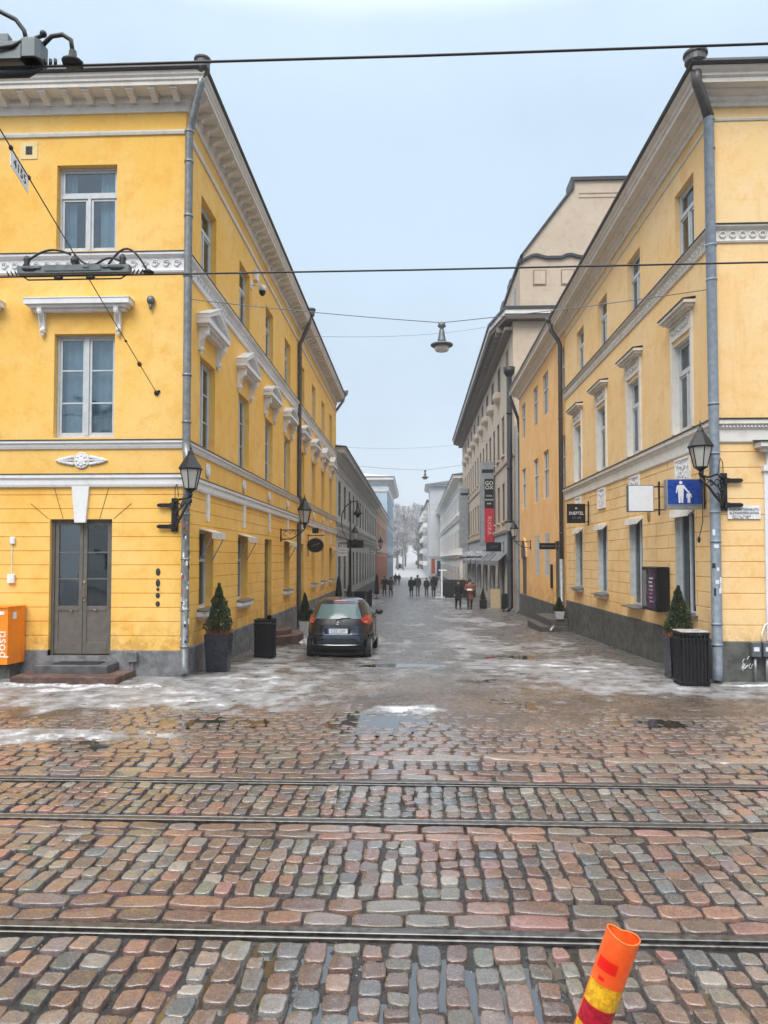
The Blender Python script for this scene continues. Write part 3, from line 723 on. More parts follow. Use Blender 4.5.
for x0,x1,h,l in ((-24,-3,13,'pale building added unseen behind the viewpoint for window reflections, left half'),(-2.5,22,15,'grey building added unseen behind the viewpoint for window reflections, right half')):
    B=thing('reflection_building',l,'building',(x0,-26,0)); F_=Fac('F',-38); mb=MB(); mb.box(x0,x1,-38,-26,-1,h); part('wall',mb,WHT if h<14 else GRY,B)  # unseen block, added to give the window panes something to reflect
    wm=MB()
    wm.box(-.6,.6,0,.02,0,2.0); wm=wm.mesh('window',DARK)
    for k in range(int((x1-x0-2)/3)):
        for z in (1,5,9): part('window',wm,None,B,(x0+2+3*k,-26,z),0)
    mb=MB(); mb.box(x0-.4,x1+.4,-38.4,-25.6,h+.01,h+.4); part('roof',mb,ROOF,B)
# right orange house
OB,FO = rowb('plain orange plaster house with barred ground floor windows and an arched gateway','R',XR,25.68,36.9,10.54,ORA,
  [([26.3,29.5,31.9,35.4],1.15,7.85,9.5,'four','top'),([26.3,29.5,31.9,35.4],1.15,4.5,6.4,'four','top'),([29.4,31.7],1.0,1.42,3.12,'bars',None)],
  .42,PLD,over=.5,trim=TRIMW,doors=[(27.3,1.1,.10,2.75),(35.6,1.6,-.55,2.2)],fmat=WFR,d=.05)
# stone arch head over the gateway
mb=MB(); n=10
mb.prism([(35.6+.8*cos(pi*i/n),2.2+.75*sin(pi*i/n)) for i in range(n+1)],lambda p,q,t:FO.p(p,q,t),.004,.02); part('arch_panel',mb,WFD,OB)
mb=MB()
for i in range(n):
    a,b=pi*i/n,pi*(i+1)/n
    mb.prism([(35.6+.82*cos(a),2.2+.77*sin(a)),(35.6+.82*cos(b),2.2+.77*sin(b)),(35.6+.98*cos(b),2.2+.93*sin(b)),(35.6+.98*cos(a),2.2+.93*sin(a))],lambda p,q,t:FO.p(p,q,t),.002,.05)
part('arch_moulding',mb,ORA,OB)
mb=MB(); mb.box(XR-.06,XR,28.2,28.45,1.0,1.9); part('letter_slot',mb,BLK,OB)

# tall beige block
zA=15.7
rows=[(rng(47.4,82,3.9),1.6,12.6,14.3,'four','half'),(rng(45.4,82,2.6),1.35,8.4,10.8,'four','half'),(rng(45.4,82,2.6),1.3,4.4,6.7,'four','half'),(rng(45.6,82,2.6),1.9,-.35,2.2,'plain',None)]
BX=5.4
EB=thing('apartment_building','tall beige apartment block with blank gable and dark overhanging eaves','building',(BX,40.5,gz(BX,40.5)))
FE=Fac('R',BX); hs=[]
for cs,w,z0,z1,s_,c_ in rows:
    for c in cs: hs.append((c-w/2,c+w/2,z0,z1,.05))
hs.append((42.6,43.9,12.4,14.3,.18)); 
mb=MB(); wall(mb,FE,40.5,84,[(-3.5,0),(zA-.2,0)],hs)
mb.add([(BX,40.5,-3.5),(20,40.5,-3.5),(20,40.5,zA),(BX,40.5,zA)],[(0,1,2,3)]); mb.add([(BX,84,-3.5),(20,84,-3.5),(20,84,zA),(BX,84,zA)],[(0,1,2,3)])
part('wall',mb,[BEI,DARK],EB)
for cs,w,z0,z1,s_,c_ in rows:
    for c in cs: window(EB,FE,c,z0,w,z1-z0,s_,.05,WFD,None,DULL)
window(EB,FE,43.25,12.4,1.3,1.9,'four',.18)
# balconets, sills, belt, shopfront piers
bl=MB(); bl.smooth=False; bl.lathe([(.05,-1.0),(.12,-.75),(.3,-.45),(.62,-.2),(.75,-.05),(.75,.25),(.70,.30)],(0,0,0),14,1,.55); bl=bl.mesh('balconet',BEI)
for c in rng(47.4,82,3.9): part('balconet',bl,None,EB,FE.p(c,12.35,0),FE.rot)
sl=MB(); sl.box(-.75,.75,0,.12,-.1,0); sl=sl.mesh('window_sill',BEI)
for z in (8.4,4.4):
    for c in rng(45.4,82,2.6): part('window_sill',sl,None,EB,FE.p(c,z,.001),FE.rot)
mb=MB(); mb.sweep([(BX,84),(BX,40.5),(6.0,40.5)],[(0,3.6),(.15,3.6),(.22,3.75),(.22,3.85),(0,3.9)]); mb.sweep([(BX,84),(BX,40.5),(6.0,40.5)],[(0,7.7),(.08,7.7),(.1,7.85),(0,7.9)]); part('belt_course',mb,BEI,EB)
mb=MB(); 
for t in rng(44.3,83,2.6): mb.box(BX-.06,BX,t-.28,t+.28,-3,2.2)
mb.box(BX-.07,BX,41.5,84,2.21,3.58); part('shopfront',mb,SHOP,EB)
# eaves: box gutter with dark soffit, chamfered at the corner
ev=[(BX-.05,40.4),(4.95,40.2),(4.35,43.2),(4.35,84.6)]
def plan(mb, pts, z0, z1): mb.prism(pts, lambda p,q,t:(p,q,t), z0, z1)
mb=MB(); plan(mb,[(9.5,40.0),(4.98,40.0),(4.42,43.2),(4.42,84.5),(9.5,84.5)],15.15,15.42); part('soffit',mb,simple('dark brown soffit',(.10,.08,.065),.8),EB)
mb=MB(); plan(mb,[(9.5,39.96),(4.92,39.96),(4.36,43.15),(4.36,84.6),(9.5,84.6)],15.421,15.66); 
for t in rng(41.2,84,.62):
    pass
part('eaves_fascia',mb,TRIMW,EB)
mb=MB(); plan(mb,[(9.5,39.9),(4.86,39.9),(4.28,43.1),(4.28,84.7),(9.5,84.7)],15.661,15.82); part('eaves_gutter',mb,ROOF,EB)
mb=MB()
for t in rng(41.6,84,.85): mb.box(4.62,BX,t-.09,t+.09,14.86,15.148)
mb.box(4.95,BX,40.5,84,14.70,14.858); part('eaves_bracket',mb,simple('grey brown stone',(.22,.19,.16),.8),EB)
# attic storey and gable
mb=MB()
xu=5.9
top=[(xu,15.8),(xu,18.55),(6.1,18.75)]+[(6.3+.27*i,18.85+.16*max(0,sin(i*pi/3.5))) for i in range(15)]+[(20,18.9),(20,15.8)]
mb.prism(top,lambda p,q,t:(p,t,q),41.2,42.6); mb.box(xu,20,42.6,84,15.8,18.7); part('attic_wall',mb,BEI,EB)
mb=MB(); tp=top[1:-1]
for (a,b),(c,e) in zip(tp,tp[1:]): mb.prism([(a,b+.004),(c,e+.004),(c,e+.16),(a,b+.16)],lambda p,q,t:(p,t,q),41.05,42.7)
mb.box(xu-.12,xu+.1,41.05,84,18.66,18.86)
part('attic_coping',mb,ROOF,EB)
mb=MB()
for (a,b) in ((6.68,7.30),(8.23,8.85),(9.8,10.4)):
    mb.box(a-.06,b+.06,41.17,41.198,17.38,18.27)
part('blind_window',mb,simple('brown shade rim',(.25,.18,.13),.9),EB)
mb=MB()
for (a,b) in ((6.68,7.30),(8.23,8.85),(9.8,10.4)): mb.box(a,b,41.14,41.168,17.46,18.2)
part('blind_window_panel',mb,BEI,EB)
mb=MB()
for y in rng(43.5,83,2.8): mb.box(xu-.03,xu-.002,y-.35,y+.35,16.4,18.0)
part('attic_window',mb,simple('dull attic glass',(.10,.10,.11),.2),EB)
mb=MB(); gp=[(6.35,18.7),(6.35,19.9),(9.33,23.75),(9.33,24.2),(20,24.2),(20,18.7)]
mb.prism(gp,lambda p,q,t:(p,t,q),43,44.2); part('gable_wall',mb,BEI,EB)
mb=MB(); q=[(6.35,19.9),(9.33,23.75),(9.33,24.2),(20.2,24.2)]
mb.prism([(6.15,19.8),(9.13,23.75),(9.13,24.4),(20.2,24.4),(20.2,24.205),(9.328,24.205),(9.328,23.8),(6.35,19.905)],lambda p,q_,t:(p,t,q_),42.85,44.3)
mb.prism([(6.35,18.75),(6.36,19.6),(9.34,23.6),(9.34,24.1),(20.2,24.1),(20.2,18.75)],lambda p,q_,t:(p,t,q_),44.31,84)
for y in rng(46,82,3.9):
    mb.prism([(5.85,18.87),(5.85,19.3),(6.3,19.8),(7.2,19.8),(7.2,18.87)],lambda p,q_,t:(p,t,q_),y-.6,y+.6)
part('roof',mb,ROOF,EB)
mb=MB()
for z in (23.2,23.45): mb.box(9.6,14,42.97,42.998,z,z+.05)
part('gable_band',mb,simple('faint band',(.36,.28,.21),.9),EB)
# pipes in the recess between orange and beige
m=pipe_mesh([(5.12,40.1,12.2),(5.12,40.1,-.5),(4.75,39.5,-.72)],.15,[(5.12,40.1,z) for z in (10,7,4,2)]); m.lathe([(.1,11.9),(.3,12.2),(.32,12.5),(.2,12.5)],(5.12,40.1,0),12); part('rain_pipe',m,BLK,EB)
m=pipe_mesh([(5.35,37.6,8.6),(5.30,37.6,8.2),(5.30,37.6,-.4),(4.95,37.1,-.66)],.085,[(5.3,37.6,z) for z in (6,4,2)]); m.tube([(4.75,37.2,10.3),(4.95,37.4,9.9),(5.25,37.6,9.2),(5.33,37.6,8.5)],.085,10); part('rain_pipe',m,PIPED,EB)
mb=MB(); mb.box(5.45,12,36.92,40.48,-3,9.3); part('link_wall',mb,GRY,EB)

# white building further on
WB,_=rowb('long white plastered building with a heavy moulded cornice, behind the tall beige block','R',5.15,84.7,151,11.7,WHT,
  [(rng(88,150,3.4),1.2,7.7,9.7,'four',None),(rng(88,150,3.4),1.2,3.4,5.6,'four',None),(rng(88,150,3.4),1.6,-1.2,1.2,'plain',None)],
  -1.0,PLG,fmat=WFD,d=.03,belts=[(6.6,7.1,.35),(10.2,10.4,.1),(2.2,2.6,.4)],over=.9,cth=.9,trim=WHT)
SB,_=rowb('plain grey stone block projecting into the far street end','R',3.12,152,166,17.4,STO,[([156,161],1.4,z,z+2,'four',None) for z in (1,5,9,13)],-1.5,PLG,belts=[(2.4,2.8,.2)],over=1.0,cth=.6,trim=STO,roofh=1.5)
# balcony block
BB=thing('apartment_building','far pale apartment block with stacks of snowy balconies below the wooded hill','building',(2.6,172,gz(2.6,172)))
mb=MB(); mb.prism([(3.0,172),(1.9,232),(14,232),(14,172)],lambda p,q,t:(p,q,t),-4,15.5); part('wall',mb,STO,BB)
mb=MB(); mb.prism([(2.7,171.6),(1.6,232.5),(14,232.5),(14,171.6)],lambda p,q,t:(p,q,t),15.51,15.9); part('roof',mb,ROOF,BB)
for i in range(9):
    y=176+i*6; x=3.0-1.1*(y-172)/60
    for k in range(5):
        z=.6+k*3.0
        mb=MB(); mb.box(x-1.0,x-.01,y-1.4,y+1.4,z,z+1.0); o=part('balcony',mb,GRY if (k+i)%3 else WHT,BB)
        if i<6: 
            mb=MB(); mb.box(x-.04,x-.01,y-.9,y+.9,z+1.02,z+2.4); part('window',mb,DARK,BB)

# left row
GB,FG=rowb('two storey pale grey building with moulded cornice, next to the yellow corner house','L',XL,39.0,79,8.0,GRY,
  [(rng(40.8,79,3.1),1.25,4.45,6.4,'four',None),(rng(40.8,79,3.1),1.3,.3,2.6,'four',None)],-.1,PLG,belts=[(3.35,3.7,.2),(3.95,4.1,.12),(6.75,6.9,.08)],fmat=WFD,d=.03,over=.55,cth=.7,trim=STO)
PB,_=rowb('pink building with a brick red ground floor, beyond the grey one','L',XL,79.4,110,8.0,PNK,
  [(rng(81.5,109,3.2),1.3,4.2,6.2,'four',None),(rng(81.5,109,3.2),1.4,2.41,2.5,'plain',None)],2.4,RED,fmat=WFD,d=.03,belts=[(2.9,3.3,.2)],over=.5,cth=.7,trim=TRIMW)
UB,_=rowb('tall pale blue building with a deep white cornice, last on the left row','L',XL,110.5,142,14.4,BLU,
  [(rng(113,141,3.4),1.2,9.2,11.6,'four',None),(rng(113,141,3.4),1.2,4.2,6.6,'four',None),(rng(113,141,3.4),1.2,-.9,1.6,'four',None)],-1,PLG,fmat=WFD,d=.03,belts=[(2.6,3.0,.3),(7.6,7.9,.2),(12.2,12.9,.25)],over=1.1,cth=1.1,trim=TRIM,roofh=1.2,rwall=STO)

# ------------------------------------------------------------------ GROUND
PUD=[(-.50,9.75,.62,.75),(-2.6,9.55,.75,.30),(-3.8,8.35,.5,.24),(1.33,10.9,.42,.5),(-.75,7.98,.4,.12),(3.1,9.7,.5,.22),(1.0,12.9,.5,.3),(-.2,15.2,.9,.5),(2.6,17.5,.9,.5)]
def pudk(x,y):
    k=0
    for cx,cy,rx,ry in PUD:
        d=((x-cx)/rx)**2+((y-cy)/ry)**2
        if d<5: k=max(k,math.exp(-d*1.1)*clamp(.95+1.5*fr(x*2.6,y*3.4,31,4)))
    return k
def cover(x,y): return clamp(max(sstep(8.3,11.4,y+.9*fr(x*.45,y*.8,3)+.25*fr(x*2.5,y*4,5)), 1.05*math.exp(-((x+4.6)/2.2)**2-((y-8.75)/.5)**2)+.35*fr(x*2,y*3,41)))
def gh(x,y,det=True):
    c=cover(x,y) if y<12 else 1.
    h=gz(x,y)-.030*(1-c)+.014*c
    if det and y<200: h+=.012*fr(x*1.6,y*1.6,1,3)*(1 if y<60 else .5)+(.007*fr(x*7,y*7,2,3) if y<30 else 0)+(.016*max(0,fr(x*.7,y*1.2,7)) if 9.6<y<60 else 0)
    return h-.034*pudk(x,y)
def snowmask(x,y):
    if y<12.2: return snowm(x,y,True)
    if y>15.5: return snowm(x,y,False)
    k=sstep(12.2,15.5,y); return snowm(x,y,True)*(1-k)+snowm(x,y,False)*k
def snowm(x,y,near_):
    n=fr(x*.55,y*.32,11,6); n2=fr(x*2.2,y*1.5,13,5); s=0
    if near_:
        edge=9.6 if x<-.9 else (10.2 if x>1.2 else 10.9)
        s=sstep(edge,edge+1.3,y+.8*n+.6*n2)*(.74+.25*n2)*(1-.45*sstep(-2.6,-1.0,x))
        if x>-.5: s=max(s, sstep(11.0-.3*max(0,x-2),12.2,y+.6*n)*(.24+.50*sstep(1.2,3.2,x)+.3*n2))*.86
        s=max(s, .85*sstep(.2,.8,math.exp(-((x+4.6)/2.3)**2-((y-8.75)/.55)**2)+.4*n2))
        s=max(s, .9*sstep(.45,.8,math.exp(-((x+.1)/.75)**2-((y-10.3)/.55)**2)+.35*n2))
    else:
        w=.50+.5*n+.35*n2
        lane=math.exp(-((x-2.2)/1.6)**2)*.35 + math.exp(-((x+3.1)/.7)**2)*.3
        s=sstep(.35,1.0,w+lane-(.12 if y>24 else 0))*.75
        if y<20: s=max(s,(1-sstep(15,21,y))*(.30+.35*n2+.45*sstep(.4,2.2,x)))
        s=max(s,.8*sstep(.38,.75,math.exp(-((x+.1+.3*sin(y*.2))/.8)**2)*.45+.42*n2+.25*n)*sstep(19,24,y)*(1-sstep(80,100,y)))
        if y<60: s*= sstep(.25,1.1,5.2-x+.3*n2)*sstep(.1,.6,x+4.17+.3*n2)
        if y>95: s=max(s, .75*sstep(95,130,y)*(.75+.3*n))
        if y>175: s=max(s,.93)
    return clamp(s)
def mudmask(x,y):
    return clamp(sstep(7.5,9.2,y)*(1-sstep(12,15,y))*(.75+.5*fr(x*.7,y*1.1,21,5)))
xs=[-900,-500,-300,-180,-110,-70,-45,-30,-20,-14,-10.5]
x=-8.0
while x<9.01: xs.append(round(x,4)); x+=.07
xs+=[10.5,14,20,30,45,70,110,180,300,500,900]
ys=[-60,-30,-12,-4,0,1.5]; y=2.2
while y<1000:
    ys.append(y); y+= .055 if y<13.5 else max(.055,(y-13.5)*.016+.06)
ys.append(1200)
vs=[];col=[]
for y in ys:
    for x in xs:
        near=-12<x<12
        vs.append((x,y,gh(x,y,near) if y>0 else gz(x,y)-.02))
        if near and y>2: col.append((snowmask(x,y),mudmask(x,y),pudk(x,y),1))
        else: col.append((.9 if y>150 else .2,.2,0,1))
nx=len(xs); fs=[(j*nx+i,j*nx+i+1,(j+1)*nx+i+1,(j+1)*nx+i) for j in range(len(ys)-1) for i in range(nx-1)]
me=bpy.data.meshes.new('ground'); me.from_pydata(vs,[],fs); me.update()
at=me.attributes.new('cover','FLOAT_COLOR','POINT'); at.data.foreach_set('color',[c for q in col for c in q])
me.polygons.foreach_set('use_smooth',[True]*len(fs))
m,nt,b=newmat('wet street with ice'); v=coords(nt)
at=nd(nt,'ShaderNodeAttribute',attribute_name='cover'); sp=nt.nodes.new('ShaderNodeSeparateColor'); nt.links.new(at.outputs['Color'],sp.inputs[0])
n1=nz(nt,v,3,8,.7); n2=nz(nt,v,16,6,.7); n3=nz(nt,v,70,4,.7); nb=nz(nt,v,.6,5,.6)
vo=nd(nt,'ShaderNodeTexVoronoi',Scale=6.2,feature='DISTANCE_TO_EDGE',Randomness=.55); nt.links.new(v,vo.inputs['Vector'])
jt=ramp(nt,vo.outputs['Distance'],.0,.07)
vc=nd(nt,'ShaderNodeTexVoronoi',Scale=6.2,Randomness=.55); nt.links.new(v,vc.inputs['Vector'])
base=mixc(nt,ramp(nt,n2,.3,.7),(.010,.010,.011),(.038,.035,.034))
cob=mixc(nt,.35,mixc(nt,ramp(nt,n1,.3,.7),(.075,.07,.068),(.135,.125,.12)),vc.outputs['Color'],'SOFT_LIGHT')
far=nt.nodes.new('ShaderNodeSeparateXYZ'); nt.links.new(v,far.inputs[0])
isst=ramp(nt,far.outputs['Y'],11,14)
nq=nz(nt,v,1.3,8,.72); st_=mixc(nt,ramp(nt,nq,.38,.62),cob,mixc(nt,ramp(nt,n2,.3,.7),(.075,.062,.052),(.19,.17,.155))); st_=mixc(nt,ramp(nt,n3,.54,.70,0,.6),st_,(.045,.04,.038))
base=mixc(nt,isst,base,mixc(nt,ramp(nt,jt,0,1,.45,1.),(.045,.042,.042),st_))
mud=mixc(nt,ramp(nt,n2,.35,.65),(.095,.066,.048),(.19,.14,.105)); mud=mixc(nt,ramp(nt,n3,.52,.7),mud,(.04,.034,.03)); mud=mixc(nt,ramp(nt,n3,.30,.22),mud,(.33,.29,.26))
c=mixc(nt,sp.outputs[1],base,mud)
def mth(op,a,b_):
    n=nt.nodes.new('ShaderNodeMath'); n.operation=op
    for i,q in enumerate((a,b_)):
        if isinstance(q,(int,float)): n.inputs[i].default_value=q
        else: nt.links.new(q,n.inputs[i])
    return n.outputs[0]
sn=mth('ADD',sp.outputs[0],mth('MULTIPLY',mth('SUBTRACT',n1,.5),.9)); sn=mth('ADD',sn,mth('MULTIPLY',mth('SUBTRACT',n2,.5),.5)); sn=mth('ADD',sn,mth('MULTIPLY',mth('SUBTRACT',n3,.5),.7)); snf=ramp(nt,sn,.30,.70)
ice=mixc(nt,ramp(nt,n1,.3,.7),(.17,.168,.172),(.34,.34,.35)); ice=mixc(nt,ramp(nt,n3,.54,.68,0,.75),ice,(.075,.062,.055)); ice=mixc(nt,ramp(nt,sn,.80,1.12),ice,(.74,.76,.80))
c=mixc(nt,snf,c,ice)
nt.links.new(c,b.inputs['Base Color'])
rg=mixc(nt,snf,mixc(nt,ramp(nt,n1,.35,.65),(.16,)*3,(.55,)*3),mixc(nt,ramp(nt,n1,.4,.6),(.30,)*3,(.6,)*3))
nt.links.new(rg,b.inputs['Roughness'])
hh=mth('ADD',mth('MULTIPLY',n2,.6),mth('MULTIPLY',n3,.4)); hh=mth('ADD',hh,mth('MULTIPLY',mth('MULTIPLY',jt,isst),.22)); bump(nt,hh,b,.55,.02)
me.materials.append(m)
G=bpy.data.objects.new('ground',me); COL.objects.link(G); kind(G,'structure')

# water
WAT=newmat('still water'); b=WAT[2]; b.inputs['Base Color'].default_value=(.03,.028,.025,1); b.inputs['Roughness'].default_value=.03; b.inputs['IOR'].default_value=2.1; b.inputs['Specular IOR Level'].default_value=.9
_nt=WAT[1]; bump(_nt,nz(_nt,coords(_nt),9,2),b,.04,.01); WAT=WAT[0]
for cx,cy,rx,ry in PUD:
    n=28; z=gz(cx,cy)-.006-(.016 if cy<8.2 else 0)-(.003 if cy<9.6 else 0)
    mb=MB(); vs=[(cx,cy,z)]+[(cx+rx*1.15*cos(2*pi*k/n),cy+ry*1.15*sin(2*pi*k/n),z) for k in range(n)]
    mb.add(vs,[(0,1+k,1+(k+1)%n) for k in range(n)]); kind(part('puddle',mb,WAT,None),'structure')
mb=MB(); mb.add([(-1.9,2.2,-.0265),(2.0,2.2,-.0265),(1.5,4.15,-.0265),(-1.0,4.15,-.0265)],[(0,1,2,3)]); kind(part('puddle',mb,WAT,None),'structure')

# cobbles: one mesh of individually shaped stones
PAL_=[(.36,.165,.095),(.33,.19,.13),(.40,.17,.14),(.30,.22,.18),(.19,.19,.195),(.15,.175,.195),(.19,.20,.145),(.40,.36,.31),(.19,.105,.07),(.24,.17,.17),(.28,.13,.085),(.25,.22,.17),(.30,.28,.26)]
BRK=[0,1,1,10,0,3,2,0,8,9,10,11]
SV=[];SF=[];SC=[]
rnd=random.Random(12)
def stone(x0,x1,y0,y1,hres,colr,jit=.012,z=0.,ex=4.):
    cx,cy=(x0+x1)/2,(y0+y1)/2; a,bb=(x1-x0)/2,(y1-y0)/2; n=hres; b0=len(SV)
    zt=z+rnd.uniform(-.007,.006); tx,ty=rnd.uniform(-.05,.05),rnd.uniform(-.05,.05)
    J=[(rnd.uniform(-jit,jit*.5),rnd.uniform(-jit,jit*.5)) for _ in range(4)]      # corner jitter
    R_=[1+rnd.uniform(-.035,.03) for _ in range(n)]; D=[rnd.uniform(-.0022,.0022) for _ in range(n)]
    SV.append((cx,cy,zt+rnd.uniform(-.002,.004))); SC.append(colr)
    for rr,dz in ((.5,.0),(.86,0.),(.965,-.0012),(.995,-.006),(1.0,-.05)):
        for k in range(n):
            t=2*pi*(k+.5)/n; c,s=cos(t),sin(t); q=(abs(c)**ex+abs(s)**ex)**(-1/ex)*R_[k]
            u,v=q*c*rr,q*s*rr; wx=0; wy=0
            for (su,sv),(jx,jy) in zip(((-1,-1),(1,-1),(1,1),(-1,1)),J):
                w=(1+su*u)*(1+sv*v)/4; wx+=w*jx*su; wy+=w*jy*sv
            px,py=a*u+wx,bb*v+wy
            SV.append((cx+px,cy+py,zt+dz+tx*px+ty*py+D[k]*(rr>.6))); SC.append(colr)
    for k in range(n): SF.append((b0,b0+1+k,b0+1+(k+1)%n))
    for r in range(4):
        for k in range(n): j=(k+1)%n; SF.append((b0+1+r*n+k,b0+1+(r+1)*n+k,b0+1+(r+1)*n+j,b0+1+r*n+j))
MUD=[0.]
def colr(br=False):
    c=PAL_[rnd.choice(BRK)] if br else PAL_[rnd.choice([0,1,1,2,3,3,4,5,6,7,8,8,9,10,10,11,11,12])]; f=rnd.uniform(.38,1.02); g=(c[0]+c[1]+c[2])/3; k=MUD[0]*rnd.uniform(.6,1.3); return tuple(((q*.93+g*.07)*f)*(1-k)+m_*k for q,m_ in zip(c,(.16,.12,.095)))+(1,)
def bricks(y0,y1,x0,x1,n=14,L=(.22,.36)):
    x=x0+rnd.uniform(0,.2)
    while x<x1:
        l=rnd.uniform(*L); 
        dz=-.012*pudk(x,(y0+y1)/2); MUD[0]=sstep(7.7,9.6,(y0+y1)/2)*.6; stone(x+.008,x+l-.008,y0+.009+rnd.uniform(0,.008),y1-.007-rnd.uniform(0,.006),n,colr(True),.010,dz,rnd.uniform(5,10)); x+=l
def setts(y0,y1,x0,x1,gap,n=14,pw=(.135,.19),pl=(.14,.22)):
    x=x0
    while x<x1:
        w=rnd.uniform(*pw); y=y0+rnd.uniform(0,.0)
        k=max(1,round((y1-y0)/rnd.uniform(*pl))); hs_=[rnd.uniform(.8,1.2) for _ in range(k)]; t=sum(hs_)
        for h in hs_:
            l=(y1-y0)*h/t; g=gap*rnd.uniform(.7,1.5); ddx=rnd.uniform(-.012,.012); cx,cy=x+w/2,y+l/2
            if l>.09 : stone(x+g/2+ddx,x+w-g/2+ddx,y+g/2,y+l-g/2,n,colr(),.016,-.012*pudk(cx,cy),rnd.uniform(5,12))
            y+=l
        x+=w
X0,X1=-7.,8.
setts(2.2,3.12,-4,4,.020,20,(.115,.155),(.14,.19)); setts(3.32,4.13,-5,5,.021,20,(.115,.16),(.14,.19))
bricks(4.31,4.48,-6,6); bricks(4.48,4.66,-6,6); setts(4.67,5.62,-6,6,.012,18,(.115,.16),(.15,.19)); bricks(5.62,5.77,X0,X1); bricks(5.77,5.93,X0,X1)
setts(6.12,6.93,X0,X1,.010,14,(.115,.16),(.14,.18)); bricks(7.13,7.30,X0,X1,12); bricks(7.30,7.47,X0,X1,12); setts(7.48,7.82,X0,X1,.02,12)
# kerb-like long setts
x=-.3
while x<X1: l=rnd.uniform(.8,1.4); stone(x+.008,x+l-.008,7.83,8.02,16,(.30*rnd.uniform(.9,1.1),.215,.175,1),.004,.004,9); x+=l
bricks(7.83,8.02,X0,-.32,12)
y=8.03
while y<11.9:
    d=rnd.uniform(.14,.18); bricks(y,y+d,X0,X1,10,(.16,.27)); y+=d
me=bpy.data.meshes.new('cobblestone_paving'); me.from_pydata(SV,[],SF); me.update()
at=me.attributes.new('stone','FLOAT_COLOR','POINT'); at.data.foreach_set('color',[c for q in SC for c in q])
me.polygons.foreach_set('use_smooth',[True]*len(SF))
m,nt,b=newmat('wet granite setts'); v=coords(nt)
at=nd(nt,'ShaderNodeAttribute',attribute_name='stone')
n1=nz(nt,v,22,6,.75); n2=nz(nt,v,130,3,.7); n3=nz(nt,v,5,4); vo=nd(nt,'ShaderNodeTexVoronoi',Scale=95.); nt.links.new(v,vo.inputs['Vector'])
c=mixc(nt,ramp(nt,n1,.32,.68,0,.75),at.outputs['Color'],mixc(nt,.55,at.outputs['Color'],(.03,.028,.027)))
c=mixc(nt,ramp(nt,n2,.52,.70,0,.55),c,(.42,.38,.36)); c=mixc(nt,ramp(nt,n2,.46,.34,0,.6),c,(.04,.035,.035)); c=mixc(nt,ramp(nt,vo.outputs['Distance'],.25,.1,0,.35),c,(.05,.045,.045))
c=mixc(nt,ramp(nt,n3,.5,.72,0,.55),c,(.07,.055,.045))
nt.links.new(c,b.inputs['Base Color']); nt.links.new(ramp(nt,n1,.3,.72,.12,.5),b.inputs['Roughness']); b.inputs['Specular IOR Level'].default_value=.55
nt.links.new(ramp(nt,n3,.30,.55,.45,.85),b.inputs['Coat Weight']); nt.links.new(ramp(nt,n1,.3,.7,.03,.22),b.inputs['Coat Roughness']); b.inputs['Coat IOR'].default_value=1.9
n4=nz(nt,v,48,5,.75); bump(nt,mixc(nt,.5,mixc(nt,.5,n1,n4),n2),b,1.,.016)
c=mixc(nt,ramp(nt,n4,.56,.70,0,.5),c,(.045,.04,.038)); c=mixc(nt,ramp(nt,n4,.40,.30,0,.35),c,(.45,.40,.36)); nt.links.new(c,b.inputs['Base Color'])
me.materials.append(m)
o=bpy.data.objects.new('cobblestone_paving',me); COL.objects.link(o); kind(o,'structure')
# grit crumbs in the joints (one mesh of small gravel)
mb=MB(); rnd=random.Random(31)
for k in range(5200):
    y=rnd.uniform(2.6,9.8) if k%2 else 3.3+abs(rnd.gauss(0,1.6)); x=rnd.uniform(-.6*y-.3,.6*y+.3); r=rnd.uniform(.002,.0065); z=gh(x,y)+r*.3
    if y<7.9: z=-.030+.012*fr(x*1.6,y*1.6,1,3)+.007*fr(x*7,y*7,2,3)+r*.2
    mb.cm=rnd.choice([0,0,1]); a=rnd.uniform(0,6)
    mb.add([(x+r*cos(a),y+r*sin(a),z),(x-r*sin(a),y+r*cos(a),z),(x-r*cos(a),y-r*sin(a),z),(x+r*sin(a),y-r*cos(a),z),(x,y,z+r)],[(0,1,4),(1,2,4),(2,3,4),(3,0,4)])
kind(part('gravel',mb,[simple('dark grit',(.05,.045,.04),.6),simple('pale grit',(.30,.27,.25),.6)],None),'stuff')
# tram rails
for y in (3.22,4.22,6.02,7.03):
    mb=MB(); s=1 if y in (3.22,6.02) else -1
    def ya(a,b): return (y+a,y+b) if s>0 else (y-b,y-a)
    for a,b,z in ((-.062,.004,.004),(.004,.036,-.035),(.036,.055,-.002)):
        q=ya(a,b); mb.bbox(-40,40,q[0]+.0005,q[1]-.0005,-.08,z,.004)
    o=part('tram_rail',mb,RAILM,None); o['kind']='structure'
# dirty snow ridges by the walls
def ridge(pts,label,w=.13,h=.045,name='snow_bank'):
    mb=MB(); mb.smooth=True; rnd=random.Random(len(pts)*7)
    n=len(pts); vs=[]; M=7
    for i,(x,y) in enumerate(pts):
        ww=w*(.6+.6*abs(fr(x*2,y*2,4)))*(.3 if i in (0,n-1) else 1); hh=h*(.4+1.0*abs(fr(x*3,y*3,8)))*(.2 if i in (0,n-1) else 1)
        a=pts[min(i+1,n-1)]; c=pts[max(i-1,0)]; d=Vector((a[0]-c[0],a[1]-c[1])).normalized(); nr=Vector((-d.y,d.x))
        for k in range(M):
            t=-1+2*k/(M-1); vs.append((x+nr.x*ww*t,y+nr.y*ww*t,gh(x,y)-.03+(hh+.03)*(1-t*t)+.012*fr(x*9+k,y*9,5)))
    mb.add(vs,[(i*M+k,i*M+k+1,(i+1)*M+k+1,(i+1)*M+k) for i in range(n-1) for k in range(M-1)])
    o=part(name,mb,SNOW,None); kind(o,'stuff'); return o
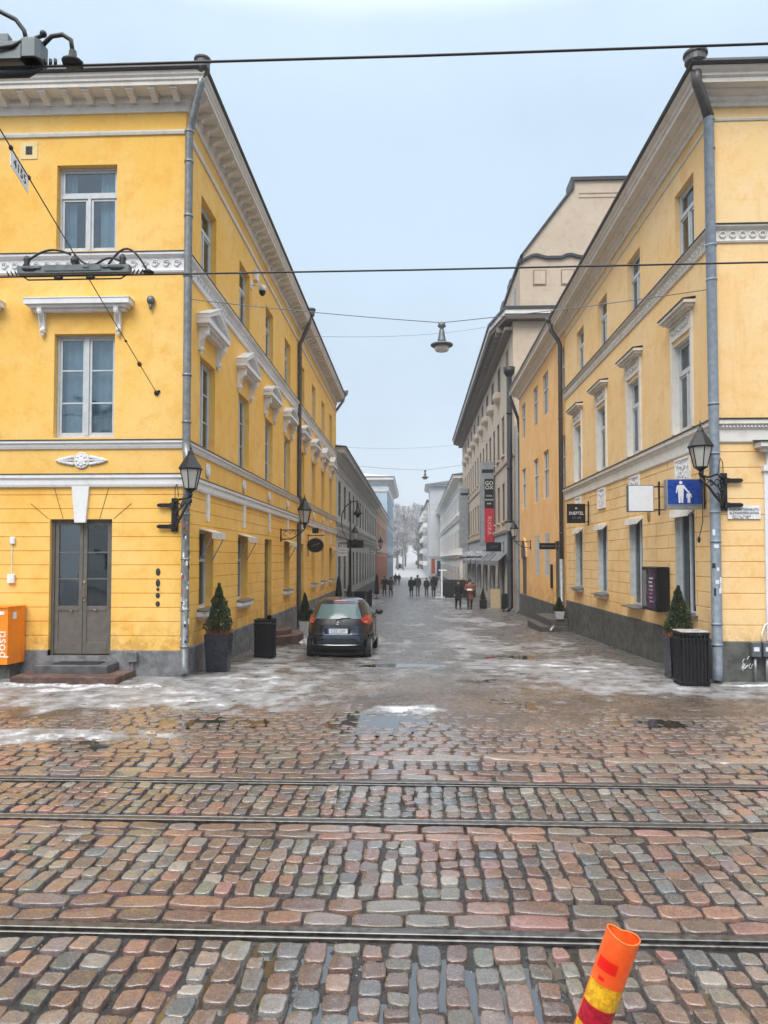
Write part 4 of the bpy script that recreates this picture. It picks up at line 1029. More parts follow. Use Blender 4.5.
ridge([(-7.6+.12*i,12.02+.06*sin(i)) for i in range(30)],'')
ridge([(5.0+.12*i,12.5+.05*sin(i*1.3)) for i in range(26)],'')
ridge([(-3.2+.1*i,20.4+.35*i) for i in range(8)],'',.3,.14)
ridge([(1.6+.25*i,60.5+.2*i) for i in range(8)],'',.5,.16)

# ------------------------------------------------------------------ stone steps
mb=MB(); mb.bbox(-6.78,-4.98,12.18,12.62,-.05,.13,.012); mb.bbox(-6.78,-4.98,12.621,YF-.032,-.05,.128,.004)
o=solo('door_step',mb,GRAN,'low red granite steps before the grey brown double door','steps',(0,0,0))
mb=MB(); mb.bbox(-6.56,-5.28,12.56,YF-.033,.131,.27,.012); part('upper_step',mb,simple('dark stone tread',(.09,.09,.095),.5,0,.3,6),o)
mb=MB(); mb.bbox(-6.3,-5.5,12.68,13.0,.271,.285,.004); part('door_mat',mb,BLK,o)
mb=MB()
def halfdisc(mb,cx,cy,r,z0,z1,sx=1,sgn=1,ry=1.0):
    n=14; mb.prism([(cx+sgn*r*sx*sin(pi*k/n),cy-ry*r*cos(pi*k/n)) for k in range(n+1)],lambda p,q,t:(p,q,t),z0,z1)
halfdisc(mb,XL+.031,20.9,1.15,-.35,.0,.85); o=solo('door_step',mb,GRAN,'rounded brown steps at the side door of the bright yellow house, behind the black bin','steps')
mb=MB(); halfdisc(mb,XL+.031,20.9,.85,.001,.13,.75); part('upper_step',mb,GRAN,o)
DST=simple('dark worn stone',(.075,.065,.06),.7,0,.3,5)
mb=MB(); mb.bbox(4.2,5.19,25.1,28.0,-.7,-.16,.02); o=solo('door_step',mb,DST,'worn stone steps at the orange house door, beside the small potted shrub','steps')
mb=MB(); mb.bbox(4.5,5.165,25.2,27.9,-.159,.08,.02); part('upper_step',mb,DST,o)

# ------------------------------------------------------------------ mailbox
O=thing('mailbox','orange wall mailbox with white lettering, left of the stone door steps','mailbox',(-7.3,12.85,.0))
mb=MB(); mb.prism([(-7.66,12.60),(-7.06,12.60),(-7.0,12.93),(-7.0,13.06),(-7.66,13.06)],lambda p,q,t:(p,q,t),.27,1.25); mb.prism([(-7.68,12.58),(-7.05,12.58),(-6.985,12.92),(-6.985,13.065),(-7.68,13.065)],lambda p,q,t:(p,q,t),1.251,1.275); part('body',mb,ORG,O)
mb=MB(); mb.box(-7.6,-7.08,12.72,13.05,-.05,.269); part('pedestal',mb,PLD,O)
mb=MB(); mb.box(-7.5,-7.12,12.592,12.599,1.13,1.19); part('slot_plate',mb,WPL,O)
def text(s,size,mat,parent,loc,rotz=0.,rotx=pi/2,roty=0.,name='lettering',ext=.0015,align='CENTER',sx=1.):
    cu=bpy.data.curves.new(name,'FONT'); cu.body=s; cu.size=size; cu.extrude=ext; cu.align_x=align; cu.align_y='CENTER'; cu.resolution_u=2
    tmp=bpy.data.objects.new('tmp',cu); COL.objects.link(tmp); dg=bpy.context.evaluated_depsgraph_get(); me=bpy.data.meshes.new_from_object(tmp.evaluated_get(dg))
    bpy.data.objects.remove(tmp); me.name=name
    me.transform(Matrix.Rotation(rotx,4,'X')@Matrix.Rotation(roty,4,'Z')@Matrix.Scale(sx,4,(1,0,0))); me.materials.clear(); me.materials.append(mat)
    return part(name,me,None,parent,loc,rotz)
text('posti',.24,WPL,O,(-7.165,12.597,.62),0,pi/2,pi/2)
mb=MB(); mb.box(-.045,.045,-.003,0,-.06,.06); part('sticker',mb,WPL,O,(-7.028,12.76,1.11),1.39)

# ------------------------------------------------------------------ planters with conifers
def conifer(seed,h,r):
    t=MB(); t.smooth=True; t.tube([(0,0,0),(0.005,0,h*.5),(0,0,h*.93)],[.022,.014,.004],7)
    f=MB(); rn=random.Random(seed)
    for k in range(5200):
        z=h*(.04+.96*rn.random()**1.15); prof=min(1,(z/h+.03)/.16)*max(0,1-((z/h))**1.35); rad=r*prof*(.55+.45*rn.random()**.45)*(1+.07*sin(z*31/h))
        a=rn.uniform(0,2*pi); rad*=1+.17*sin(a*3+z*9+seed)+.13*sin(a*7-z*15)+.12*sin(z*23+a*5)
        p=Vector((rad*cos(a),rad*sin(a),z)); L=rn.uniform(.018,.045); W=rn.uniform(.006,.013)
        d=Vector((cos(a)*.55+rn.uniform(-.3,.3),sin(a)*.55+rn.uniform(-.3,.3),.9+rn.uniform(-.35,.3))).normalized(); sd=d.cross(Vector((rn.uniform(-1,1),rn.uniform(-1,1),rn.uniform(-.3,.3)))).normalized()
        f.cm=1 if rn.random()<.07+.10*(sin(a*2+seed)>.8) else (2 if rn.random()<.22 else 0)
        f.add([p-sd*W,p+d*L*.5-sd*W*1.2,p+d*L,p+d*L*.5+sd*W*1.2,p+sd*W],[(0,1,2,3,4)])
    return t,f
def heather(seed,w):
    f=MB(); rn=random.Random(seed)
    for k in range(900):
        x=rn.uniform(-w,w); y=rn.uniform(-w,w); 
        if x*x+y*y<.05**2: continue
        p=Vector((x,y,0)); o=Vector((x*.25+rn.uniform(-.03,.03),y*.25+rn.uniform(-.03,.03),rn.uniform(.05,.15))); s=Vector((rn.uniform(-.006,.006),rn.uniform(-.006,.006),0))
        f.add([p-s,p+s,p+o+s*.5,p+o-s*.5],[(0,1,2,3)])
    return f
def planter(label,x,y,z,pw,ph,th,tr,mat,seed,hea=True,rot=0.,taper=.04,snow=False,ropes=None):
    O=thing('potted_conifer',label,'potted plant',(x,y,z),rot)
    mb=MB(); a,bq=pw/2,pw/2-taper; t=.025
    out=[(-bq,-bq,0),(bq,-bq,0),(bq,bq,0),(-bq,bq,0),(-a,-a,ph),(a,-a,ph),(a,a,ph),(-a,a,ph)]; ai=a-t
    out+=[(-ai,-ai,ph),(ai,-ai,ph),(ai,ai,ph),(-ai,ai,ph),(-ai,-ai,ph-.05),(ai,-ai,ph-.05),(ai,ai,ph-.05),(-ai,ai,ph-.05)]
    mb.add(out,[(3,2,1,0),(0,1,5,4),(1,2,6,5),(2,3,7,6),(3,0,4,7),(4,5,9,8),(5,6,10,9),(6,7,11,10),(7,4,8,11),(8,9,13,12),(9,10,14,13),(10,11,15,14),(11,8,12,15),(12,13,14,15)])
    part('pot',mb,mat,O,(x,y,z),rot)
    t_,f_=conifer(seed,th,tr); part('trunk',t_,WOOD,O,(x,y,z+ph-.05),rot); part('foliage',f_,[THUJA,THB,THL],O,(x,y,z+ph-.05),rot)
    if hea: part('heather',heather(seed+1,pw/2-.05),HEATH,O,(x,y,z+ph-.05),rot)
    return O
planter('clipped conifer in a tall dark navy planter by the left street corner',-3.72,13.95,-.01,.46,.70,.98,.25,POTN,3,True,.05)
planter('conifer in a dark planter partly behind the slatted bin, at the right street corner',4.66,13.35,-.0,.46,.74,.92,.24,POTN,5,True,-.03)
planter('small dark conifer in a pale pot, on the left pavement between bin and car',-3.58,24.0,gz(-3.6,24)+.0,.34,.42,.95,.22,POTW,7,False)
planter('small bushy evergreen in a grey pot on the steps of the orange house',4.86,25.25,.08,.30,.26,.50,.19,POTW,9,False)

# ------------------------------------------------------------------ bins
def slat_bin(label,x,y,z,w,h,snow):
    O=thing('litter_bin',label,'litter bin',(x,y,z)); mb=MB()
    mb.bbox(-w/2+.03,w/2-.03,-w/2+.03,w/2-.03,.02,h-.1,.02); part('liner',mb,simple('bin liner',(.02,.02,.022),.6),O,(x,y,z))
    mb=MB(); n=8
    for k in range(n):
        q=-w/2+.015+(w-.03)*k/(n-1)
        for s in (-1,1):
            mb.box(q-.013,q+.013,s*w/2-.008,s*w/2+.008,.0,h-.04)
            if 0<k<n-1: mb.box(s*w/2-.0081,s*w/2+.0081,q-.013,q+.013,.0,h-.04)
    part('slats',mb,BLK,O,(x,y,z))
    mb=MB(); 
    for zz in (.06,h-.13,h-.04): 
        mb.box(-w/2-.012,w/2+.012,-w/2-.014,-w/2-.0085,zz,zz+.03); mb.box(-w/2-.012,w/2+.012,w/2+.0085,w/2+.014,zz,zz+.03); mb.box(-w/2-.014,-w/2-.0085,-w/2-.008,w/2+.008,zz,zz+.03); mb.box(w/2+.0085,w/2+.014,-w/2-.008,w/2+.008,zz,zz+.03)
    part('hoop',mb,BLK,O,(x,y,z))
    if snow:
        mb=MB(); mb.bbox(-w/2-.01,w/2+.01,-w/2-.01,w/2+.01,h-.005,h+.012,.008); part('lid',mb,simple('snow dusted grey lid',(.34,.32,.31),.7,0,.4,14),O,(x,y,z))
    return O
slat_bin('black slatted litter bin with a pale lid, by the right corner drainpipe','' or 4.60,12.62,.0,.44,.90,True)
slat_bin('black open topped slatted bin by the bright yellow side wall',-3.42,16.85,gz(-3.4,16.85)+.0,.42,.90,False)

# ------------------------------------------------------------------ electric boxes at right edge
O=thing('junction_box','pair of grey electric boxes on pipe legs against the dark plinth, right edge','junction box',(5.75,12.78,0))
for x in (5.735,5.93):
    mb=MB(); mb.bbox(x-.08,x+.08,12.74,12.86,.46,.70,.012); o=part('box',mb,STEEL,O)
    mb=MB(); mb.box(x-.05,x+.04,12.733,12.739,.55,.62); part('label_plate',mb,WFROST,o)
    mb=MB(); mb.smooth=True; mb.tube([(x,12.81,.46),(x,12.81,-.02)],.028,8); part('leg',mb,PIPEG,O)
mb=MB(); mb.smooth=True; mb.tube([(5.86,12.82,.70),(5.86,12.82,.85),(5.92,12.84,.98),(6.0,12.86,1.02)],.014,6); part('conduit',mb,WPL,O)

# ------------------------------------------------------------------ lanterns
def lantern(parent,x,y,z,s=1.,rot=pi/6,name='lantern'):
    # z = underside of glass
    L=MB(); n=6; h=.34*s; r0,r1=.105*s,.185*s
    def ring(r,zz): return [(r*cos(2*pi*k/n+rot),r*sin(2*pi*k/n+rot),zz) for k in range(n)]
    A,B=ring(r0,0),ring(r1,h)
    for k in range(n): L.tube([A[k],B[k]],.009*s,5); L.tube([A[k],A[(k+1)%n]],.011*s,5); L.tube([B[k],B[(k+1)%n]],.010*s,5)
    L.lathe([(r1*1.12,h),(r1*1.15,h+.015*s),(r1*.55,h+.20*s),(r1*.32,h+.26*s),(r1*.34,h+.27*s),(r1*.2,h+.33*s),(.012*s,h+.35*s),(.022*s,h+.375*s),(.010*s,h+.40*s),(.003,h+.46*s)],(0,0,0),n,ph=rot)
    L.lathe([(.02*s,-.16*s),(.045*s,-.10*s),(.03*s,-.07*s),(.07*s,-.03*s),(r0*1.0,-.01*s),(r0,.005)],(0,0,0),12)
    o=part(name,L,BLK,parent,(x,y,z))
    g=MB(); a=[(p*.93,q*.93,zz+.006) for p,q,zz in A]; b=[(p*.95,q*.95,zz-.006) for p,q,zz in B]
    g.add(a+b,[(k,(k+1)%n,n+(k+1)%n,n+k) for k in range(n)]+[tuple(range(n)),tuple(range(n,2*n))]); part('glass',g,LG,o,(x,y,z))
    return o
def scroll(mb,c,r,a0,turn,ux,n=16,th=.009,inw=.75):
    pts=[]
    for k in range(n+1):
        a=a0+turn*k/n; rr=r*(1-inw*k/n); pts.append((c[0]+ux[0]*rr*cos(a),c[1]+ux[1]*rr*cos(a),c[2]+rr*sin(a)))
    mb.tube(pts,th,5)
def corner_lamp(label,lx,ly,lz,bx,by,bz0,bz1,sgn):
    O=thing('corner_lantern',label,'wall lantern',(bx,by,bz0)); mb=MB()
    mb.box(bx-.055,bx+.055,by-.05,by+.0,bz0-.09,bz1+.07)
    for zz in (bz0,bz1-.06):
        mb.prism([(bx,zz-.06),(bx,zz+.06),(bx-sgn*.10,zz+.036),(bx-sgn*.26,zz+.036),(bx-sgn*.30,zz+.025),(bx-sgn*.315,zz),(bx-sgn*.30,zz-.025),(bx-sgn*.26,zz-.036),(bx-sgn*.10,zz-.036)],lambda p,q,t:(p,t,q),by-.075,by-.051)
    part('wall_bracket',mb,BLK,O)
    mb=MB(); mb.smooth=True; dx,dy=lx-bx,ly-(by-.03); L=sqrt(dx*dx+dy*dy); u=(dx/L,dy/L); p=lambda t,z:(bx+dx*t,by-.03+dy*t-.17*sin(pi*clamp(t))**.8,z)
    zt=lz-.14
    mb.tube([p(-.05,bz1-.02),p(.45,bz1+.02),p(.8,zt-.03),p(1,zt)],.020,7); mb.tube([p(0,bz0-.02),p(.25,bz0+.02),p(.55,bz0+.13),p(.8,bz0+.30),p(.95,zt-.10),p(1.0,zt)],.020,7)
    mb.tube([p(1,zt-.02),p(1,zt+.07)],.022,7); hm_=(bz0+bz1)/2
    for (q,zz,r_,a_,tr) in ((.20,hm_+.06,.10,pi/2,-6.0),(.20,hm_-.10,.085,-pi/2,6.0),(.48,hm_+.10,.095,pi,-6.0),(.70,zt-.14,.075,0,6.0),(.45,bz0+.14,.05,0,6)): scroll(mb,p(q,zz),r_,a_,tr,u,18,.011,.85)
    mb.tube([p(0,hm_),p(.3,hm_+.02),p(.6,hm_+.1),p(.85,zt-.06)],.012,6); mb.ell(p(1.0,zt-.07),.035,.035,.05); mb.tube([p(1.0,zt-.08),p(1.0,zt-.16)],.010,5)
    mb.tube([p(0,bz1+.05),p(.08,bz1+.25),p(.28,bz1+.30),p(.45,zt+.0)],.007,5)
    part('scroll_arm',mb,BLK,O); lantern(O,lx,ly,lz); return O
corner_lamp('black six sided lantern on a scrolled bracket at the bright yellow corner','' or -3.93,12.78,3.33,-4.30,YF,2.68,3.12,1)
corner_lamp('black six sided lantern on a scrolled bracket, above the blue pedestrian sign',4.80,12.60,3.64,5.28,YR,3.02,3.50,-1)
def side_lamp(label,x,y,z,side,reach=.8,s=1.,group=None):
    sg=1 if side=='L' else -1; O=thing('wall_lantern',label,'wall lantern',(x,y,z),0,group); mb=MB(); mb.smooth=True
    mb.box(x,x+sg*.03,y-.04,y+.04,z-.36,z+.05) if sg>0 else mb.box(x-.03,x,y-.04,y+.04,z-.36,z+.05)
    mb.tube([(x,y,z),(x+sg*reach,y,z)],.018,6); mb.tube([(x,y,z-.3),(x+sg*.35,y,z-.27),(x+sg*.6,y,z-.12),(x+sg*reach,y,z+.02),(x+sg*reach,y,z+.1)],.018,6)
    scroll(mb,(x+sg*.17,y,z-.14),.13,0,5,(sg,0)); scroll(mb,(x+sg*.42,y,z-.10),.09,pi,-5,(sg,0)); scroll(mb,(x+sg*.60,y,z-.06),.05,pi,-5,(sg,0))
    part('scroll_arm',mb,BLK,O); lantern(O,x+sg*reach,y,z+.22,s); return O
side_lamp('black lantern on a long scrolled arm beside the oval sign, bright yellow side wall',XL,22.8,3.0,'L',.75,1.15)
side_lamp('black lantern on a scrolled arm above the small white notice, pale grey wall',XL,40.3,2.95,'L',.9,1.1)
side_lamp('far black lantern on the pale grey wall, near the pink building',XL,68,3.0,'L',1.0,1.3)
side_lamp('black lantern on a scrolled arm at the orange house, beside its black hanging sign',XR,33.5,2.9,'R',.75,1.)
O=thing('wall_lantern','pale lantern with a flat black cap on the thick dark pipe','wall lantern',(5.1,39.9,4.1))
mb=MB(); mb.lathe([(.26,.45),(.28,.5),(.1,.6)],(5.05,39.8,3.6),8); mb.tube([(5.05,39.85,3.4),(5.05,39.85,3.62)],.05,8); part('cap',mb,BLK,O)
mb=MB(); mb.lathe([(.12,.0),(.24,.44)],(5.05,39.8,3.6),8); part('glass',mb,LG,O)
# pole lantern on left pavement
px,py=-3.21,36.7; z0=gz(px,py)
O=thing('street_lamp','tall black lamp post with a curved hook arm and hanging lamp, pale grey building behind','street lamp',(px,py,z0))
mb=MB(); mb.smooth=True; mb.lathe([(.16,0),(.16,.12),(.10,.2),(.10,.9),(.07,1.0),(.055,2.2),(.05,3.6),(.12,3.66),(.12,3.7),(.045,3.76),(.035,z0*-1+5.05)],(px,py,z0),12); part('post',mb,BLK,O)
mb=MB(); mb.smooth=True; arc=[(px-.45,py,4.0),(px-.42,py,4.35),(px-.25,py,4.7),(px,py,4.92),(px+.18,py,4.97),(px+.36,py,4.98)]; mb.tube(arc,.025,7); mb.tube([(px-.45,py,4.0),(px-.40,py,3.5),(px-.2,py,3.1),(px,py,2.95)],.018,6); part('hook_arm',mb,BLK,O)
mb=MB(); mb.smooth=True; mb.lathe([(.03,.0),(.05,-.12),(.07,-.35),(.10,-.45),(.22,-.62),(.20,-.66),(.12,-.70),(.06,-.82)],(px+.36,py,4.98),12); part('lamp_head',mb,BLK,O)

# ------------------------------------------------------------------ span-wire lamps & wires
def sag(a,b,s,n=16): return [tuple(Vector(a).lerp(Vector(b),k/n)-Vector((0,0,s*4*(k/n)*(1-k/n)))) for k in range(n+1)]
def hanglamp(label,x,y,z,s=1.):
    O=thing('hanging_street_lamp',label,'street lamp',(x,y,z)); mb=MB(); mb.smooth=True
    mb.lathe([(.02,.03),(.06,.02),(.07,-.05),(.03,-.09),(.045,-.12),(.055,-.2),(.075,-.30),(.09,-.34)],(x,y,z),12)
    for a in range(4): mb.tube([(x,y,z-.03),(x+.08*s*cos(a*pi/2+.3),y+.08*s*sin(a*pi/2+.3),z-.05)],.010,4)
    part('stem',mb,STEEL,O)
    mb=MB(); mb.smooth=True; mb.lathe([(.09,-.33),(.12,-.355),(.20,-.375),(.205,-.395),(.19,-.41),(.12,-.41)],(x,y,z),20); part('shade',mb,STEEL,O)
    mb=MB(); mb.smooth=True; mb.lathe([(.135,-.40),(.13,-.47),(.11,-.50),(.05,-.515)],(x,y,z),18); part('diffuser',mb,LG,O)
    return O
hanglamp('round street lamp hanging mid street from the near span cable','' or .49,13.3,6.36)
O=hanglamp('smaller looking street lamp on the second span cable, above the far street',.66,48,7.86); O.scale=(1.15,)*3
O=hanglamp('farthest hanging street lamp, low against the sky at the street end',.9,86,8.3); O.scale=(1.2,)*3
mb=MB(); mb.tube(sag((-4.13,13.02,6.79),(.49,13.3,6.38),.03)+sag((.49,13.3,6.38),(5.12,12.95,6.79),.03)[1:],.008,5); solo('span_cable',mb,STEEL,'thin grey span cable carrying the nearest hanging street lamp','cable')
mb=MB(); mb.tube(sag((-4.0,48,8.2),(.66,48,7.88),.05)+sag((.66,48,7.88),(5.3,48,8.6),.05)[1:],.010,4); solo('span_cable',mb,STEEL,'span cable carrying the second hanging street lamp','cable')
mb=MB(); mb.tube(sag((-4.0,86,8.0),(.9,86,8.33),.0)+sag((.9,86,8.33),(5.0,86,8.8),.05)[1:],.010,4); solo('span_cable',mb,STEEL,'farthest span cable, carrying the lowest hanging lamp','cable')
mb=MB(); mb.tube(sag((-3.9,26.5,10.2),(5.5,44,16.2),.3),.008,4); solo('span_cable',mb,STEEL,'bare thin wire from the yellow eaves pipe across to the beige block','cable')
mb=MB(); mb.tube(sag((-3.8,40,8.2),(4.5,43.5,9.1),.25),.006,4); solo('span_cable',mb,STEEL,'bare thin wire from the grey building roof over the street','cable')
mb=MB(); mb.smooth=True; mb.tube([(-25,5.0,5.56),(-2.9,5.0,5.575),(0,5.0,5.575),(2.4,5.0,5.59),(25,5.0,5.62)],.009,6); WA=solo('contact_wire',mb,WIRE,'upper black tram contact wire, across the sky near the roof tops','tram wire')
mb=MB(); mb.smooth=True; mb.tube([(-25,8.8,5.56),(-3,8.8,5.575),(0,8.8,5.578),(4,8.8,5.60),(25,8.8,5.62)],.011,6); WB_=solo('contact_wire',mb,WIRE,'lower black tram contact wire, across the middle storeys of both corner houses','tram wire')
def insulator(label,x,y,z,w,h=.10,full=True):
    O=thing('section_insulator',label,'tram wire insulator',(x,y,z)); a=-w/2
    mb=MB(); mb.bbox(x+a,x+w/2,y-.05,y+.05,z+.015,z+.015+h,.01); mb.box(x+a+.35,x+w/2-.35,y-.06,y+.06,z+.04,z+.04+h*.7); part('beam',mb,STEEL,O)
    mb=MB(); mb.smooth=True
    for s in (-1,1):
        mb.ell((x+s*(w/2-.16),y,z+.07),.17,.07,.055); mb.lathe([(.03,.08),(.05,.12),(.03,.16),(.045,.2),(.02,.25)],(x+s*(w/2-.10),y,z),10)
        for k in range(3): mb.tube([(x+s*(w/2+.02+.05*k),y,z),(x+s*(w/2+.05+.05*k),y,z+.06)],.010,5)
        mb.ell((x+s*.2,y,z-.03),.06,.03,.03)
    mb.lathe([(.05,.02),(.06,.08),(.03,.12),(.05,.16),(.05,.19),(.02,.24)],(x,y,z),12)
    part('clamp',mb,WIRE,O)
    mb=MB(); mb.smooth=True
    mb.tube([(x-w/2+.05,y,z),(x-w/2+.12,y,z-.05),(x+w/2-.12,y,z-.05),(x+w/2-.05,y,z)],.010,5); part('runner',mb,WIRE,O)
    mb=MB(); mb.smooth=True
    def arc(p,q,hh,n=10): mb.tube([tuple(Vector(p).lerp(Vector(q),k/n)+Vector((0,0,hh*sin(pi*k/n)))) for k in range(n+1)],.014,6)
    arc((x-w/2+.12,y,z+.20),(x-.05,y,z+.26),.09); arc((x,y,z+.26),(x+.28,y,z+.14),-.06); arc((x+.28,y,z+.14),(x+w/2-.12,y,z+.16),.06); arc((x+w/2-.3,y,z+.1),(x+w/2+.22,y,z+.02),.26)
    mb.lathe([(.06,0),(.07,.02),(.02,.05)],(x+w/2+.22,y,z+.01),10)
    part('jumper_cable',mb,WIRE,O)
    for q in (-.35,.13,.32): mb=MB(); mb.bbox(x+q*w*.9-.04,x+q*w*.9+.04,y-.07,y+.06,z+.07,z+.10,.006); part('bolt_plate',mb,STEEL,O)
    return O
insulator('long grey section insulator with looping cables on the lower tram wire','' or -4.17,8.8,5.58,1.40)
O=thing('section_insulator','grey section insulator with looping cables on the upper tram wire, left edge','tram wire insulator',(-2.9,5,5.6))
mb=MB(); mb.bbox(-3.7,-2.63,4.94,5.06,5.60,5.74,.02); mb.bbox(-2.76,-2.61,4.92,5.08,5.60,5.76,.03); mb.box(-2.92,-2.86,4.97,5.03,5.74,5.80); part('beam',mb,STEEL,O)
mb=MB(); mb.smooth=True
mb.tube([(-3.3,5,5.9),(-3.1,5,6.0),(-2.95,5,5.99),(-2.82,5,5.92),(-2.76,5,5.84),(-2.74,5,5.76)],.016,7); mb.tube([(-2.62,5,5.73),(-2.56,5,5.79),(-2.48,5,5.80),(-2.42,5,5.76),(-2.405,5,5.66)],.016,7)
mb.tube([(-3.3,4.93,5.66),(-2.95,4.92,5.655),(-2.8,4.93,5.68),(-2.74,4.95,5.73)],.012,6); part('jumper_cable',mb,WIRE,O)
mb=MB(); mb.smooth=True; mb.lathe([(.07,0),(.075,.02),(.03,.05),(.025,.1)],(-2.405,5,5.58),12)
for k in range(3): mb.tube([(-2.60+.035*k,5,5.58),(-2.60+.035*k,5,5.625)],.012,5)
mb.tube([(-2.74,5,5.76),(-2.62,5,5.80)],.014,6); mb.ell((-2.62,5,5.81),.025,.025,.025)
mb.prism([(-3.7,5.50),(-2.72,5.50),(-2.62,5.56),(-3.7,5.56)],lambda p,q,t:(p,t,q),4.99,5.01); part('clamp',mb,WIRE,O)
# diagonal stay wire from the facade
A=Vector((-4.66,13.09,5.10)); Bq=Vector((-4.17,8.8,5.83)); d=(Bq-A)
A2=A+d*.0; En=A+d*2.6
mb=MB(); mb.tube([A,Bq,En],.007,5); O=solo('stay_wire',mb,WIRE,'thin diagonal stay wire from the bright yellow front wall, past the section insulator','stay wire')
def ay(t): return A+d*t
mb=MB(); mb.smooth=True; mb.ell(ay(0.0),.05,.03,.05); mb.ell(ay(.0)+Vector((.04,0,.03)),.03,.03,.02); part('wall_hook',mb,WIRE,O)
mb=MB(); mb.smooth=True; mb.ell(ay(.28),.035,.06,.045); part('strain_insulator',mb,simple('brown insulator',(.10,.03,.02),.3),O); mb=MB(); mb.ell(ay(.47),.02,.03,.02); part('strain_insulator',mb,WIRE,O)
# small plate on the stay wire
t1,t2=1.28,1.40
P1,P2=ay(1.425),ay(1.325); dn=Vector((0,0,-.17))
O=thing('number_plate','small slanted white number plate clipped to the diagonal stay wire','number plate',P2); mb=MB()
e=Vector((-.006,0,0)); q=[P1+dn*.06,P2+dn*.06,P2+dn,P1+dn]; mb.add([p for p in q]+[p+e for p in q],[(0,1,2,3),(7,6,5,4),(0,4,5,1),(1,5,6,2),(2,6,7,3),(3,7,4,0)]); part('plate',mb,WPL,O)
lt=text('4155',1.,TX,O,(0,0,0),0); me_=lt.data; us=(P2-P1)
for v_ in me_.vertices:
    x_,z_=v_.co.x,v_.co.z; pp=(P1+P2)/2+dn*.53+us*(x_*.36)-dn*(z_*.75); v_.co=(pp.x+.004,pp.y,pp.z)
for pp in (P1,P2): mb=MB(); mb.smooth=True; mb.ell(pp,.022,.022,.028); part('clip',mb,WIRE,O)

# ------------------------------------------------------------------ signs
def hangsign(name,label,cat,x0,x1,y,z0,z1,face,frame,brx,thick=.10,side='R',wallx=XR):
    O=thing(name,label,cat,((x0+x1)/2,y,z0)); mb=MB(); mb.bbox(x0,x1,y-thick/2,y+thick/2,z0,z1,.008); part('frame',mb,frame,O)
    mb=MB(); mb.box(x0+.018,x1-.018,y-thick/2-.004,y-thick/2-.001,z0+.018,z1-.018); mb.box(x0+.018,x1-.018,y+thick/2+.001,y+thick/2+.004,z0+.018,z1-.018); part('face',mb,face,O)
    mb=MB(); mb.box(brx-.012,brx+.012,y-.03,y+.03,z0-.07,z1+.07)
    for z in (z0+.03,z1-.05): mb.box(*sorted((x1 if side=='R' else x0,brx)),y-.012,y+.012,z,z+.025)
    if abs(brx-wallx)>.02:
        for z in (z0+.03,z1-.05): mb.box(*sorted((brx,wallx)),y-.0125,y+.0125,z+.001,z+.024)
    part('bracket',mb,BLK,O); return O
O=hangsign('pedestrian_sign','blue illuminated box sign with a white adult and child, below the corner lantern','road sign',4.49,5.14,13.45,3.06,3.53,BLUE,ALU,5.17,.16)
mb=MB(); mb.box(4.49,5.14,13.37,13.53,2.99,3.055); part('sign_base',mb,ALU,O)
def figure(cx,z0,h,hand):
    m=MB(); T=lambda p,q,t:(cx+p*h,t,z0+q*h); ya,yb=13.362,13.366
    def circ(c,r,n=14): m.prism([(c[0]+r*cos(2*pi*k/n),c[1]+r*sin(2*pi*k/n)) for k in range(n)],T,ya,yb)
    circ((0,.93),.075)
    m.prism([(-.14,.82),(.14,.82),(.19,.74),(.27+.06*hand,.50),(.22+.06*hand,.47),(.13,.68),(.12,.44),(.10,.02),(.12,0),(.02,0),(.0,.40),(-.02,0),(-.12,0),(-.10,.02),(-.12,.44),(-.13,.68),(-.17,.46),(-.22,.46),(-.19,.74)],T,ya-.0005,yb)
    return m
WF_=simple('white sign figure',(.75,.76,.78),.4,0,.03)
part('adult_figure',figure(4.735,3.10,.39,1.6),WF_,O); part('child_figure',figure(4.875,3.10,.21,-.2),WF_,O)
O=hangsign('blank_sign','blank white box sign on a black wall bracket','shop sign',4.42,4.96,15.6,3.08,3.64,WFROST,STEEL,5.08,.12)
O=hangsign('hanging_sign','square black hanging sign with white lettering, end of the pale yellow house','shop sign',4.54,5.08,22.3,3.17,3.75,BLKS,BLK,5.17,.06)
text('SNEPTEL',.135,WFROST,O,(4.81,22.262,3.46),0,sx=.86); text('CLV   BAR',.06,ALU,O,(4.82,22.262,3.33),0)
mb=MB(); mb.prism([(4.77,3.60),(4.85,3.60),(4.80,3.645)],lambda p,q,t:(p,t,q),22.262,22.265); part('logo_mark',mb,WFROST,O)
O=hangsign('hanging_sign','flat wide black hanging sign with faint lettering on the orange house','shop sign',4.50,5.08,27.0,2.45,2.68,BLKS,BLK,5.15,.06)
text('RESTORANG',.08,ALU,O,(4.79,26.962,2.565),0)
O=hangsign('hanging_sign','wide black shop sign low beside the red banner','shop sign',4.25,5.15,44.5,2.55,3.1,BLKS,BLK,5.3,.08,'R',BX)
text('CAFE',.2,STEEL,O,(4.7,44.45,2.83),0)
